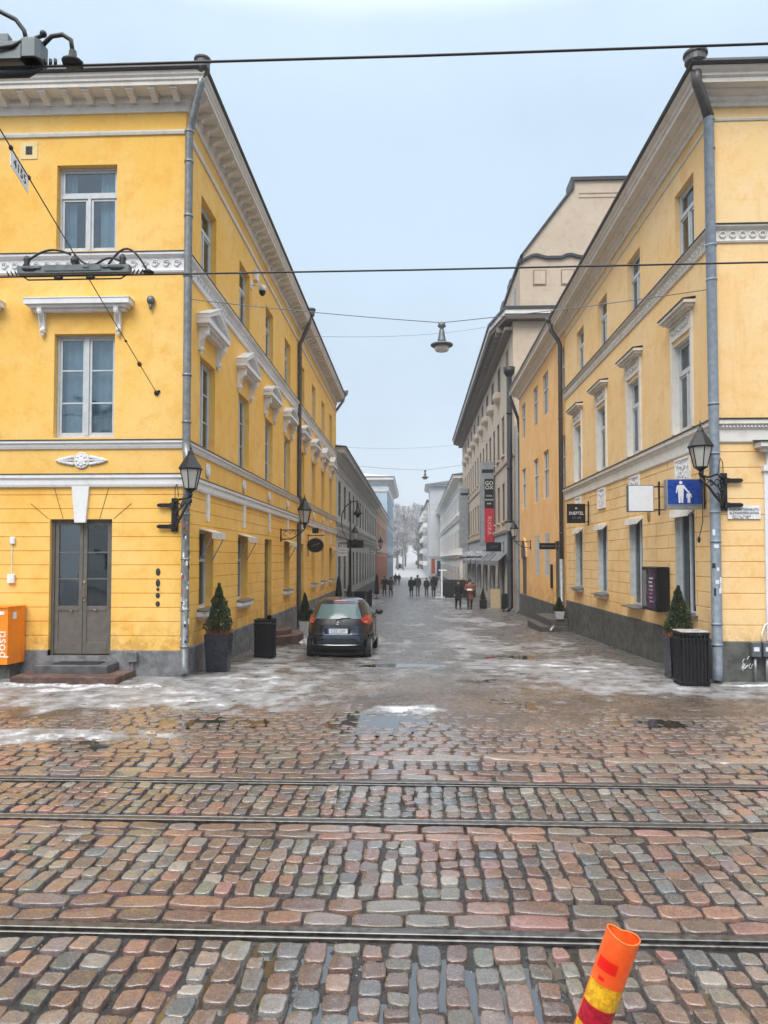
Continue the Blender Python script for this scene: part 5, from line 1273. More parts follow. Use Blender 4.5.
# oval sign on left wall
O=thing('hanging_sign','oval black hanging sign with a small square plate above, bright yellow side wall','shop sign',(-3.85,28.5,2.3))
mb=MB(); mb.lathe([(.001,-.03),(.30,-.03),(.33,0),(.30,.03),(.001,.03)],(-3.85,28.5,2.63),28,1,.86,axis='y'); part('board',mb,BLKS,O)
mb=MB(); pts=[(-3.85+.315*cos(2*pi*k/30),28.465,2.63+.27*sin(2*pi*k/30)) for k in range(31)]; mb.tube(pts,.012,5); mb.tube([(-4.0,28.46,2.58),(-3.85,28.46,2.66),(-3.68,28.46,2.70)],.016,5); part('rim',mb,simple('dull gold rim',(.16,.13,.08),.5),O)
mb=MB(); mb.box(XL,-3.5,28.485,28.515,3.0,3.03); mb.tube([(-4.13,28.5,2.2),(-4.13,28.5,3.06)],.015,6); mb.tube([(-3.85,28.5,2.88),(-3.85,28.5,3.25)],.008,5); mb.box(-3.97,-3.73,28.48,28.52,3.10,3.3); part('bracket',mb,BLK,O)
# text plate on right front
O=thing('street_name_sign','white street name plate with small black lettering on the pale yellow front','street sign',(5.64,12.89,2.9))
mb=MB(); mb.box(5.345,5.90,12.872,12.884,2.785,3.015); part('plate',mb,WPL,O)
text('ALEKSANTERINKATU',.062,TX,O,(5.62,12.866,2.945),0,sx=.84); text('ALEXANDERSGATAN',.062,TX,O,(5.62,12.866,2.885),0,sx=.84); text('Suuri katu · Storgatan',.036,TX,O,(5.58,12.868,2.838),0); text('Pääkatu 1820 · 1833',.034,TX,O,(5.56,12.868,2.802),0)
# wall menu case
O=thing('menu_case','black framed wall display case with a purple poster, between the two nearest street windows','display case',(5.1,15.6,1.0))
mb=MB(); mb.bbox(4.93,5.195,15.35,16.35,1.02,1.94,.015); part('case',mb,BLK,O)
mb=MB(); mb.box(4.922,4.929,15.42,16.28,1.08,1.88); part('poster',mb,simple('purple poster',(.05,.03,.06),.3,0,.6,9),O)
mb=MB(); mb.box(4.9205,4.9215,16.02,16.26,1.1,1.86); part('pale_strip',mb,ALU,O)
for k_ in range(7): mb=MB(); mb.box(4.9185,4.9195,15.55+.03*(k_%3),15.8+.05*(k_%2),1.2+.08*k_,1.235+.08*k_); part('printed_line',mb,simple('print %d'%k_,(.45,.2,.4) if k_<4 else (.5,.55,.6),.4),O)
mb=MB(); mb.box(4.935,5.10,15.34,15.349,1.08,1.88); part('front_panel',mb,BLK,O)
mb=MB(); mb.smooth=True; mb.tube([(5.17,15.45,1.02),(5.165,15.45,.05)],.014,6); part('conduit',mb,PIPEG,O)
# hanging cable with plug beside corner pipe
mb=MB(); mb.smooth=True; mb.tube([(5.06,13.1,4.0),(5.02,13.12,3.3),(5.03,13.15,2.75),(4.97,13.15,2.5)],.008,5); mb.ell((4.96,13.15,2.44),.03,.03,.06); solo('loose_cable',mb,WIRE,'loose black cable with a plug dangling below the blue sign','cable')
# parking notice on the left
O=thing('notice_sign','small white notice with dark text on the pale grey wall, beside the lamp post','notice',(-3.6,38,2.6))
mb=MB(); mb.box(-3.97,-3.5,37.98,38.02,2.25,2.68); mb.box(XL,-3.97,37.99,38.01,2.45,2.47); part('plate',mb,WFROST,O); text('P-PIHA',.13,TX,O,(-3.735,37.975,2.56),0); text('MUSEO',.13,TX,O,(-3.735,37.975,2.40),0)
# black box sign above near lamp post
O=thing('box_sign','black box sign high on the pale grey wall, behind the lamp post','shop sign',(-3.3,41,2.9)); mb=MB(); mb.bbox(-3.75,-2.85,40.95,41.1,2.72,3.15,.01); part('box',mb,BLKS,O); mb=MB(); mb.box(XL,-3.75,41.0,41.03,3.0,3.03); part('bracket',mb,BLK,O)
# grey tall box signs with banner
def boxsign(label,x0,x1,y,z0,z1,banner):
    O=thing('tower_sign',label,'shop sign',(x0,y,z0)); mb=MB(); mb.bbox(x0,x1,y,y+.9,z0,z1,.02); part('casing',mb,simple('grey sign metal',(.27,.285,.30),.45,.3,.12,3),O)
    mb=MB(); mb.box(x0+.1,x1-.06,y-.006,y-.002,z1-.75,z1-.5); part('slot',mb,BLK,O)
    if banner:
        a,b=x0+.27,x1-.06
        mb=MB(); mb.bbox(a,b,y-.06,y-.01,5.5,7.5,.005); part('black_banner',mb,BLKS,O); mb=MB(); mb.bbox(a,b,y-.06,y-.01,3.25,5.498,.005); part('red_banner',mb,REDS,O)
        c=(a+b)/2; text('GO',.36,WPL,O,(c,y-.064,7.2),0); text('OX',.36,WPL,O,(c,y-.064,6.9),0)
        for s_,z in (('COOL',6.35),('BURGER',6.08),('BAR',5.82)): text(s_,.15,WPL,O,(c,y-.064,z),0)
        text('RUOKA',.36,simple('pale red lettering',(.62,.4,.4),.5),O,(c,y-.064,4.35),0,pi/2,-pi/2)
    return O
boxsign('tall grey box sign with a black and red banner on the beige block',4.42,5.36,50,3.0,8.65,True)
boxsign('tall plain grey box sign farther along the beige block',4.46,5.36,74,3.2,9.2,False)
# white letter signs & awnings on the beige block
for y,l in ((56,'nearer'),(66,'farther')):
    O=thing('shop_sign',f'white letter shop sign over the grey awnings, the {l} of two','shop sign',(4.6,y,2.6)); mb=MB(); mb.box(3.9,5.3,y-.03,y+.03,2.2,2.3); mb.box(5.1,BX,y-.03,y+.03,2.7,2.75); part('bracket',mb,BLK,O)
    text('SOLMU' if y==56 else 'KOTI',.42,WPL,O,(4.55,y-.05,2.55),0)
for k,y in enumerate((45.5,51,56.5,62,67.5,73)):
    mb=MB(); mb.prism([(BX-.08,2.5),(4.8,2.0),(4.8,1.7),(4.83,1.7),(4.83,1.97),(BX-.08,2.42)],lambda p,q,t:(p,t,q),y-2.2,y+2.2); 
    o=part('shop_awning',mb,AWNG,EB)
# banner flags / orange spots far
O=thing('sandwich_board','tan standing menu board outside the beige block','sandwich board',(4.7,44,-.8)); 
mb=MB(); zz=gz(4.7,44)
mb.prism([(43.75,0),(43.95,1.15),(43.98,1.15),(43.79,0)],lambda p,q,t:(t,p,zz+q),4.42,5.0); part('front_panel',mb,TAN,O)
mb=MB(); mb.prism([(44.25,0),(44.0,1.15),(43.981,1.15),(44.21,0)],lambda p,q,t:(t,p,zz+q),4.43,4.99); part('back_panel',mb,WOOD,O)
for i,(x,y,w,h,l) in enumerate(((4.0,43.9,.42,.52,'black square tub with a dark clipped shrub, left of the tan menu board'),(5.1,42.6,.36,.9,'tall narrow black tub right of the tan menu board'))):
    zz=gz(x,y); O=thing('planter_tub',l,'planter',(x,y,zz)); mb=MB(); mb.bbox(x-w/2,x+w/2,y-w/2,y+w/2,zz-.03,zz+h,.02); part('tub',mb,BLK,O)
    if i==0: 
        t_,f_=conifer(40+i,.7,.16); part('foliage',f_,[THUJA,THB,THL],O,(x,y,zz+h-.05)); part('trunk',t_,WOOD,O,(x,y,zz+h-.05))

# cameras on left wall
O=thing('security_camera','white dome camera on a bracket, high on the bright yellow side wall','security camera',(XL,18.5,9.0)); mb=MB(); mb.smooth=True
mb.tube([(XL,18.5,9.08),(-3.92,18.5,9.1)],.02,6); mb.lathe([(.03,.16),(.09,.12),(.10,.0)],(-3.88,18.5,8.93),14); mb.smooth=False; mb.box(XL,XL+.02,18.42,18.58,8.98,9.2); part('housing',mb,WPL,O)
mb=MB(); mb.smooth=True; mb.ell((-3.88,18.5,8.92),.088,.088,.12,14,8); part('dome',mb,simple('smoked dome',(.01,.01,.012),.08),O)
O=thing('junction_box','small white junction box above the dome camera','junction box',(XL,18.9,9.5)); mb=MB(); mb.bbox(XL,XL+.10,18.75,19.0,9.33,9.62,.01); part('box',mb,WPL,O)

# orange split-top delineator tube in the foreground
O=thing('traffic_delineator','orange plastic delineator tube with yellow and dark red bands, leaning in the foreground','delineator',(.405,2.58,0))
m,nt,b=newmat('translucent orange plastic'); _v=coords(nt); _n=nz(nt,_v,45,6,.75); nt.links.new(mixc(nt,ramp(nt,_n,.56,.72,0,.6),mixc(nt,ramp(nt,nz(nt,_v,9,4),.35,.65),(.95,.11,.015),(1.,.20,.04)),(.45,.12,.05)),b.inputs['Base Color']); nt.links.new(ramp(nt,_n,.3,.7,.25,.6),b.inputs['Roughness']); b.inputs['Subsurface Weight'].default_value=.6; b.inputs['Subsurface Scale'].default_value=.05; b.inputs['Subsurface Radius'].default_value=(1,.3,.1)
def tubewall(t0,t1,r,off,inner=True,n=40,m_=18,a0=0,a1=2*pi):
    mb=MB(); mb.smooth=True; base=Vector((.405,2.58,0)); ax=Vector((.245,-.14,.86)).normalized(); L=.95
    sx=Vector((1,0,-.33)).normalized(); sy=ax.cross(sx).normalized(); vs=[]
    for i in range(m_+1):
        t=t0+(t1-t0)*i/m_
        for k in range(n+1):
            a=a0+(a1-a0)*k/n; dent=max(0,cos(a-1.45))**6*.32*sstep(.55,1,t); rr=(r+off)*(1-dent)*(1+.05*cos(2*a+.6)*sstep(.4,1,t)); top=.004*cos(a*2) if t>=.999 else 0
            p=base+ax*(L*t+top)+sx*rr*1.06*cos(a)+sy*rr*.94*sin(a); vs.append(p)
    mb.add(vs,[(i*(n+1)+k,i*(n+1)+k+1,(i+1)*(n+1)+k+1,(i+1)*(n+1)+k) for i in range(m_) for k in range(n)]); return mb
mb=tubewall(0,1,.049,0); part('tube',mb,m,O); mb=tubewall(.3,.997,.049,-.004); part('inner_wall',mb,m,O)
# rim joins the two walls
pts=[]; base=Vector((.405,2.58,0)); ax=Vector((.245,-.14,.86)).normalized(); sx=Vector((1,0,-.33)).normalized(); sy=ax.cross(sx).normalized()
for k in range(49):
    a=2*pi*k/48; dent=max(0,cos(a-1.45))**6*.32; rr=.047*(1-dent)*(1+.05*cos(2*a+.6)); pts.append(base+ax*(.95+.004*cos(a*2))+sx*rr*1.06*cos(a)+sy*rr*.94*sin(a))
mb=MB(); mb.smooth=True; mb.tube(pts,.0028,6); part('rim',mb,m,O)
YB=simple('yellow reflective band',(.90,.42,.015),.35,0,.35,60,.5); RBm=simple('dark red reflective band',(.42,.008,.025),.3,0,.3,60,.5); RD=simple('red decal',(.85,.015,.008),.35)
for t0,t1,mt in ((.745,.825,YB),(.67,.742,RBm),(.58,.667,YB),(.48,.577,RBm),(.38,.477,YB)):
    part('reflective_band',tubewall(t0,t1,.049,.0012,True,30,4,pi*1.02,pi*1.93),mt,O)
part('red_decal',tubewall(.875,.915,.049,.0012,True,12,4,pi*1.08,pi*1.5),RD,O); part('red_decal',tubewall(.84,.852,.049,.0012,True,8,2,pi*1.2,pi*1.32),RD,O)
mb=MB(); mb.lathe([(.14,-.02),(.14,.02),(.09,.05),(.07,.06)],(.405,2.58,0),20); part('base',mb,BLK,O)

# ------------------------------------------------------------------ CAR (rear towards the camera, local y = forward)
CARP=simple('dark blue grey car paint',(.020,.030,.046),.22,.5,.08,3,0); 
CARP.node_tree.nodes['Principled BSDF'].inputs['Coat Weight'].default_value=.8
CBLK=simple('black car plastic',(.012,.012,.013),.45); CGL=newmat('car glass'); b=CGL[2]; b.inputs['Base Color'].default_value=(.10,.155,.165,1); b.inputs['Roughness'].default_value=.16; b.inputs['Specular IOR Level'].default_value=.6; CGL=CGL[0]
TL=newmat('red tail lamp'); b=TL[2]; b.inputs['Base Color'].default_value=(.36,.008,.008,1); b.inputs['Roughness'].default_value=.12; b.inputs['Coat Weight'].default_value=1; TL=TL[0]
TLW=newmat('pale lamp lens'); b=TLW[2]; b.inputs['Base Color'].default_value=(.5,.12,.09,1); b.inputs['Roughness'].default_value=.1; TLW=TLW[0]
CHR=simple('chrome',(.6,.6,.62),.15,1.,.03); TYR=simple('tyre rubber',(.015,.015,.016),.8)
# z, rear y, front y, half width, exponent
LV=[(.20,.16,3.20,.66,5),(.26,.05,3.34,.74,5),(.36,.005,3.39,.79,4.6),(.50,-.005,3.40,.805,4.4),(.60,.02,3.40,.807,4.2),(.66,.05,3.37,.806,4.2),(.78,.075,3.30,.80,4),(.88,.10,3.12,.79,3.8),(.95,.13,2.75,.765,3.6),(1.02,.17,2.42,.725,3.2),(1.12,.24,2.22,.675,3.1),(1.24,.34,1.98,.615,3.),(1.33,.43,1.76,.555,2.9),(1.385,.52,1.60,.50,2.7),(1.415,.64,1.46,.42,2.4),(1.43,.86,1.30,.29,2.2)]
def lv(z):
    for A_,B_ in zip(LV,LV[1:]):
        if z<=B_[0]:
            t=clamp((z-A_[0])/(B_[0]-A_[0])); return [A_[i]+(B_[i]-A_[i])*t for i in range(5)]
    return list(LV[-1])
def rearY(x,z,off=0.):
    _,yr,yf,hw,ex=lv(z); L=(yf-yr)/2; q=min(.995,abs(x)/hw); return yr+L*(1-(1-q**ex)**(1/ex))-off
def sideX(y,z,off=0.):
    _,yr,yf,hw,ex=lv(z); L=(yf-yr)/2; q=min(.995,abs(y-(yr+L))/L); return hw*(1-q**ex)**(1/ex)+off
def car(label,x,y,z,rot=0.,group=None):
    O=thing('parked_car',label,'car',(x,y,z),rot,group); a=((x,y,z),rot)
    mb=MB(); mb.smooth=True; n=64; zs=[]
    for i in range(len(LV)-1):
        k=3
        for j in range(k): zs.append(LV[i][0]+(LV[i+1][0]-LV[i][0])*j/k)
    zs.append(LV[-1][0]); vs=[]
    for zz in zs:
        _,yr,yf,hw,ex=lv(zz); L=(yf-yr)/2
        for k in range(n):
            t=2*pi*k/n; c,s=cos(t),sin(t); q=(abs(c)**ex+abs(s)**ex)**(-1/ex); px,py=hw*q*c, yr+L+L*q*s
            # wheel arches
            for wy in (.52,2.86):
                dd=sqrt((py-wy)**2+(zz-.29)**2)
                if dd<.34 and abs(px)>.5: px=math.copysign(max(.58,abs(px)-.16*sstep(.34,.30,dd) if False else abs(px)-.15*(1-sstep(.30,.34,dd))),px)
            vs.append((px,py,zz))
    m_=len(zs)
    fs=[(i*n+k,i*n+(k+1)%n,(i+1)*n+(k+1)%n,(i+1)*n+k) for i in range(m_-1) for k in range(n)]+[tuple(range(n-1,-1,-1)),tuple(range((m_-1)*n,m_*n))]
    mb.add(vs,fs); part('body',mb,CARP,O,*a)
    def rpatch(name,mat,xfn,z0,z1,off,nx=16,nz_=8,par=None):
        m=MB(); m.smooth=True; vs=[]
        for j in range(nz_+1):
            zz=z0+(z1-z0)*j/nz_; xa,xb=xfn(zz)
            for i in range(nx+1):
                xx=xa+(xb-xa)*i/nx; vs.append((xx,rearY(xx,zz,off),zz))
        m.add(vs,[(j*(nx+1)+i,j*(nx+1)+i+1,(j+1)*(nx+1)+i+1,(j+1)*(nx+1)+i) for j in range(nz_) for i in range(nx)]); return part(name,m,mat,par or O,*a)
    def spatch(name,mat,sgn,yfn,z0,z1,off,par=None,ny=12,nz_=6):
        m=MB(); m.smooth=True; vs=[]
        for j in range(nz_+1):
            zz=z0+(z1-z0)*j/nz_; ya,yb=yfn(zz)
            for i in range(ny+1):
                yy=ya+(yb-ya)*i/ny; vs.append((sgn*sideX(yy,zz,off),yy,zz))
        m.add(vs,[(j*(ny+1)+i,j*(ny+1)+i+1,(j+1)*(ny+1)+i+1,(j+1)*(ny+1)+i) for j in range(nz_) for i in range(ny)]); return part(name,m,mat,par or O,*a)
    rw=rpatch('rear_window_surround',CBLK,lambda q:(-.60+.22*sstep(.8,1.4,q)*(q-.84)/.5,.60-.22*sstep(.8,1.4,q)*(q-.84)/.5),.82,1.36,.006)
    rpatch('rear_window',CGL,lambda q:(-.56+.36*(q-.95),.56-.36*(q-.95)),.97,1.30,.011,par=rw)
    # bumper lower, chrome strip, exhaust shadow
    rpatch('lower_bumper',CBLK,lambda q:(-.745,.745) if q>.3 else (-.70,.70),.205,.35,.010)
    rpatch('lower_bumper',CBLK,lambda q:(-.66,.66),.12,.22,-.02)
    m=MB(); m.smooth=True; m.tube([(xx,rearY(xx,.375,.012),.375+.006*abs(xx)) for xx in [-.5+.1*i for i in range(11)]],.009,6); part('bumper_trim',m,CHR,O,*a)
    m=MB(); m.smooth=True; m.tube([(xx,rearY(xx,.60,.0)+.003,.60) for xx in [-.72+.12*i for i in range(13)]],.012,6); part('bumper_seam',m,CBLK,O,*a)
    pl=MB(); pl.bbox(-.30,.30,rearY(0,.70)-.03,rearY(.3,.70)+.02,.625,.765,.008); po=part('plate_recess',pl,CBLK,O,*a)
    yp=rearY(0,.70)-.03; m=MB(); m.box(-.24,.24,yp-.006,yp-.001,.64,.75); pt=part('licence_plate',m,WFROST,po,*a)
    m=MB(); m.box(-.24,-.195,yp-.009,yp-.0065,.641,.749); part('plate_band',m,BLUE,po,*a)
    # rear_wiper, emblem, high lamp
    m=MB(); m.smooth=True; m.tube([(-.02,rearY(0,.95,.02),.95),(.1,rearY(.1,.985,.03),.985),(.30,rearY(.3,.99,.025),.985)],.010,5); m.ell((-.02,rearY(0,.95,.02),.95),.03,.02,.025); part('wiper',m,CBLK,rw,*a)
    m=MB(); m.smooth=True; ye=rearY(0,.885,.013)
    m.tube([(.055*cos(2*pi*k/20),ye,.885+.037*sin(2*pi*k/20)) for k in range(21)],.006,5); m.tube([(.022*cos(2*pi*k/16),ye,.885+.034*sin(2*pi*k/16)) for k in range(17)],.005,5); m.tube([(.046*cos(2*pi*k/16),ye,.9+.016*sin(2*pi*k/16)) for k in range(17)],.005,5); part('emblem',m,CHR,O,*a)
    rpatch('high_brake_light',TL,lambda q:(-.15,.15),1.362,1.388,.014,8,2)
    for s in (-1,1):
        def xf(q): w=.10+.13*math.exp(-((q-.93)/.075)**2); e=.785-.32*max(0,q-.86); return (s*(e-w),s*min(e,.78))
        o=rpatch('tail_light',TL,xf,.83,1.03,.018,10,8); rpatch('lamp_lens',TLW,lambda q:(s*.60,s*.68),.865,.925,.024,4,4,o)
        spatch('side_window',CGL,s,lambda q:(.62+.55*(q-1.0),2.18-1.45*(q-1.0)),1.01,1.31,.005)
        m=MB(); m.smooth=True; sx_=sideX(1.9,.98); m.ell((s*(sx_+.12),1.95,1.02),.10,.06,.075,12,8); m.tube([(s*sx_,1.95,.96),(s*(sx_+.07),1.95,.99)],.02,6); part('wing_mirror',m,CBLK,O,*a)
        m=MB(); m.smooth=True; hy=rearY(.5,1.2)
        m.tube([(s*sideX(1.35,q,.004),1.35,q) for q in (.45,.6,.8,.97)],.006,4); part('door_seam',m,CBLK,O,*a)
        m=MB(); m.smooth=True; m.tube([(s*sideX(1.48,.84,.02),1.48,.84),(s*sideX(1.62,.84,.02),1.62,.84)],.014,6); part('door_handle',m,CARP,O,*a)
        for wy in (.52,2.86):
            m=MB(); m.smooth=True; m.lathe([(.20,-.085),(.275,-.085),(.29,-.06),(.29,.06),(.275,.085),(.20,.085)],(s*.665,wy,.275),28,axis='x'); w=part('tyre',m,TYR,O,*a)
            m=MB(); m.lathe([(.19,.0),(.2,.07),(.15,.05),(.05,.06),(.03,.075)],(s*.70,wy,.275),20,axis='x') if s>0 else m.lathe([(.19,.0),(.2,-.07),(.15,-.05),(.05,-.06),(.03,-.075)],(s*.70,wy,.275),20,axis='x'); part('rim',m,ALU,w,*a)
    m=MB(); m.bbox(-.60,.60,.20,3.1,.14,.24,.02); part('underside',m,CBLK,O,*a)
    m=MB(); m.smooth=True; m.tube([(-.0,.72,1.455),(0,.62,1.60)],.006,5); part('aerial',m,CBLK,O,*a)
    return O,po,(a,yp)
cy=17.12
CARO,PO,(a,yp)=car('small dark blue grey hatchback seen from behind, parked on the icy street','' or -1.80,cy,gz(-1.6,cy+.5)-.04,-.01)
tm=Matrix.Translation(Vector(a[0]))@Matrix.Rotation(a[1],4,'Z')
text('CZC-207',.098,TX,PO,tuple(tm@Vector((.02,yp-.0075,.695))),a[1],sx=.92)
# far cars climbing the hill
for i,(x,y,l) in enumerate(((-5,215,'dark car far up the snowy hill road, leftmost of the three'),(1,226,'dark car far up the snowy hill road, middle of the three'),(-9,240,'dark car far up the snowy hill road, highest of the three'))):
    c=dup(CARO,(x,y,gz(x,y)+.05),.25*i-.2); c['label']=l; c['group']='cars on the far hill road'; 

# ------------------------------------------------------------------ PEOPLE
def limb(mb,pts,r,n=8): mb.smooth=True; mb.tube(pts,r,n)
def person(label,x,y,h,coat,legs,face=pi,stride=.22,hat=None,longc=False,hands='down',seed=0,hood=False):
    """local -y is forward; face=0 walks towards camera, pi walks away"""
    z=gz(x,y)+.012; O=thing('person',label,'person',(x,y,z),face); a=((x,y,z),face); k=h/1.75; rn=random.Random(seed); st=stride*(1 if seed%2 else -1)
    V=lambda *q: tuple(c*k for c in q)
    J={'pel':V(0,0,.95),'wai':V(0,.0,1.12),'che':V(0,.01,1.32),'nec':V(0,0,1.48),'he1':V(0,-.015,1.56),'he2':V(0,-.02,1.66)}
    vs=[J['pel'],J['wai'],J['che'],J['nec'],J['he1'],J['he2']]; es=[(0,1),(1,2),(2,3),(3,4),(4,5)]; rad=[(.13,.10),(.12,.09),(.15,.10),(.055,.055),(.075,.09),(.07,.085)]
    leg={}; arm={}
    for s in (-1,1):
        b0=len(vs); f=st*s
        L=[V(s*.09,0,.90),V(s*.10,-f*.45-.03,.50),V(s*.10,-f*.9+(.05 if f<0 else 0),.09),V(s*.105,-f*.9-.13,.035)]; leg[s]=L
        vs+=L; es+=[(0,b0),(b0,b0+1),(b0+1,b0+2),(b0+2,b0+3)]; rad+=[(.09,.09),(.06,.06),(.042,.042),(.035,.04)]
        b1=len(vs)
        if hands=='hold': A=[V(s*.19,0,1.42),V(s*.26,.02,1.16),V(s*.16,-.2,1.12),V(s*.10,-.26,1.13)]
        elif hands=='pocket': A=[V(s*.19,0,1.42),V(s*.28,.06,1.16),V(s*.22,-.08,.98),V(s*.2,-.12,.95)]
        else: A=[V(s*.19,0,1.42),V(s*.245,f*.25,1.15),V(s*.24,f*.55-.04,.90),V(s*.235,f*.6-.05,.82)]
        arm[s]=A; vs+=A; es+=[(2,b1),(b1,b1+1),(b1+1,b1+2),(b1+2,b1+3)]; rad+=[(.06,.06),(.045,.045),(.033,.033),(.03,.04)]
    me=bpy.data.meshes.new('person_body'); me.from_pydata(vs,es,[]); me.update()
    o=bpy.data.objects.new('body',me); place(o,O,*a)
    o.modifiers.new('skin','SKIN')
    for i,r_ in enumerate(rad): me.skin_vertices[0].data[i].radius=(r_[0]*k,r_[1]*k)
    me.skin_vertices[0].data[0].use_root=True; sb=o.modifiers.new('sub','SUBSURF'); sb.levels=1; sb.render_levels=1; me.materials.append(SKIN)
    # trousers
    m=MB(); m.smooth=True
    for s in (-1,1):
        L=[Vector(q) for q in leg[s]]; m.tube([L[0]+Vector((0,0,.08*k)),L[0],L[0].lerp(L[1],.5),L[1],L[1].lerp(L[2],.5),L[2]+Vector((0,0,-.01*k))],[.10*k,.105*k,.085*k,.07*k,.062*k,.055*k],10)
    m.ell(V(0,0,.95),.155*k,.115*k,.12*k,12,8); part('trousers',m,CL[legs],O,*a)
    m=MB(); m.smooth=True
    for s in (-1,1):
        L=[Vector(q) for q in leg[s]]; c=(L[2]+L[3])/2; m.ell((c.x,c.y-.01*k,c.z-.02*k),.052*k,.13*k,.05*k,10,6); m.tube([L[2]+Vector((0,0,.06*k)),L[2]+Vector((0,0,-.03*k))],.055*k,8)
    part('shoes',m,CL['black'],O,*a)
    # coat: elliptical rings torso
    zb=.52 if longc else .82
    pr=[(.185 if longc else .165,zb),(.18,zb+.12),(.168,.98),(.158,1.12),(.178,1.28),(.19,1.38),(.165,1.45),(.10,1.50),(.07,1.53)]
    m=MB(); m.smooth=True; vs=[]; n=16
    for r_,zz in pr:
        for q in range(n):
            t=2*pi*q/n; w=1+.03*sin(3*t+zz*9+seed); vs.append((r_*k*cos(t)*w*1.12,r_*k*.74*sin(t)*w,zz*k))
    m.add(vs,[(i*n+q,i*n+(q+1)%n,(i+1)*n+(q+1)%n,(i+1)*n+q) for i in range(len(pr)-1) for q in range(n)]+[tuple(range(n-1,-1,-1)),tuple(range((len(pr)-1)*n,len(pr)*n))])
    for s in (-1,1):
        A=[Vector(q) for q in arm[s]]; m.tube([A[0]+Vector((-s*.05*k,0,.01*k)),A[0],A[0].lerp(A[1],.5),A[1],A[1].lerp(A[2],.55),A[2]],[.075*k,.083*k,.07*k,.064*k,.056*k,.05*k],10)
    if hood: m.ell(V(0,.045,1.60),.125*k,.12*k,.15*k,12,8)
    part('coat',m,CL[coat],O,*a)
    hc=V(0,-.02,1.63)
    if not hood:
        m=MB(); m.smooth=True; m.ell((hc[0],hc[1]+.02*k,hc[2]+.03*k),.098*k,.11*k,.115*k,14,8)
        if hat: m.lathe([(.105*k,.02*k),(.11*k,.05*k),(.105*k,.10*k),(.05*k,.15*k)],hc,12); part('hat',m,CL[hat],O,*a)
        else: part('hair',m,CL['hair'],O,*a)
    # face and hands
    m=MB(); m.smooth=True; m.ell((hc[0],hc[1]-.085*k,hc[2]-.01*k),.012*k,.022*k,.02*k,6,4); m.ell((hc[0],hc[1]-.08*k,hc[2]-.045*k),.024*k,.012*k,.006*k,6,4)
    for s in (-1,1):
        m.ell((hc[0]+s*.078*k,hc[1],hc[2]-.005*k),.012*k,.02*k,.028*k,6,4)
        A=Vector(arm[s][3]); D=(A-Vector(arm[s][2])).normalized()
        for q in range(4):
            off=Vector(((q-1.5)*.016*k*(0 if hands=='down' else 1),(q-1.5)*.018*k*(1 if hands=='down' else 0),0)); m.tube([A+off,A+off+D*.045*k,A+off+D*.075*k+Vector((-s*.01*k,0,0))],[.009*k,.008*k,.006*k],5)
        m.tube([A,A+Vector((-s*.01*k,-.03*k,0))+D*.03*k],[.01*k,.007*k],5)
    part('hands_and_features',m,SKIN,O,*a)
    return O
person('person in a long black coat walking beside the brown coated companion',2.52,43.5,1.72,'black','black',.1,.2,None,True,'down',1)
person('person in a long brown coat and dark fur hat holding a pale bundle',3.18,43.3,1.74,'brown','dark',.0,.18,'dark',True,'hold',2)
mb=MB(); mb.bbox(3.0,3.3,42.95,43.1,.28,.38,.03); solo('pale_bundle',mb,WPL,'small pale bundle in the hands of the brown coated person','bundle')
for q in (('leftmost standing figure in black by the pink building wall',-2.66,64.5,1.68,'black','black',.3,.1,None,True,'pocket',3),
          ('dark figure just right of the one at the pink building wall',-2.12,64.8,1.6,'dark','dark',-.4,.1,'black',True,'pocket',4),
          ('dark coated walker, leftmost of the four in mid street',-.32,63.5,1.66,'black','black',pi,.2,None,True,'down',5),
          ('taller walker in a dark green parka, second of the four in mid street',.22,63.8,1.82,'green','grey',pi,.25,None,False,'down',6),
          ('shorter walker in a navy jacket, third of the four in mid street',1.0,64.3,1.58,'navy','black',pi,.2,'grey',False,'down',7),
          ('dark walker in a hooded coat, rightmost of the four in mid street',1.58,63.4,1.74,'black','navy',pi,.22,None,True,'down',8,True),
          ('tiny farthest dark figure on the left, ahead of the pink building',-2.95,112,1.75,'black','black',pi,.2,None,True,'down',9),
          ('tiny farthest dark figure beside a companion near the blue building',-2.45,113,1.68,'navy','black',pi,.2,None,False,'down',10),
          ('small dark figure by the right side terrace, behind the white pole',2.6,92,1.75,'black','black',pi,.2,None,True,'down',11)): person(*q)

# ------------------------------------------------------------------ terrace, parasols, pole, flags
for i,(x,y,h,l) in enumerate(((-3.95,38.3,1.85,'closed black parasol nearest the bright yellow house end'),(-3.45,38.9,1.45,'shorter closed black parasol beside the lamp post'),(-3.0,58,1.9,'closed black parasol farther along the pale grey wall'))):
    zz=gz(x,y); O=thing('closed_parasol',l,'parasol',(x,y,zz)); mb=MB(); mb.smooth=True; mb.lathe([(.25,0),(.25,.05),(.03,.07),(.025,h)],(x,y,zz),10); part('pole',mb,BLK,O)
    mb=MB(); mb.smooth=True; mb.lathe([(.20,.35),(.19,.6),(.17,1.0),(.12,h-.3),(.09,h-.12),(.03,h+.05)],(x,y,zz),9); part('canopy',mb,CL['black'],O)
O=thing('terrace_railing','black barred terrace railing by the pale grey wall, behind the car','railing',(-4,42,gz(-4,42))); z0=gz(-3,42)
mb=MB()
for k in range(22):
    xx=-4.0+1.25*k/21; mb.box(xx-.012,xx+.012,41.99,42.01,z0,z0+1.0)
for k in range(30):
    yy=42.1+5*k/29; mb.box(-2.762,-2.738,yy-.015,yy+.015,z0-.1,z0+1.0)
part('bars',mb,BLK,O)
mb=MB(); mb.box(-4.05,-2.73,41.98,42.02,z0+1.001,z0+1.05); mb.box(-2.77,-2.73,42.021,47.2,z0+1.0011,z0+1.05); part('rail',mb,BLK,O)
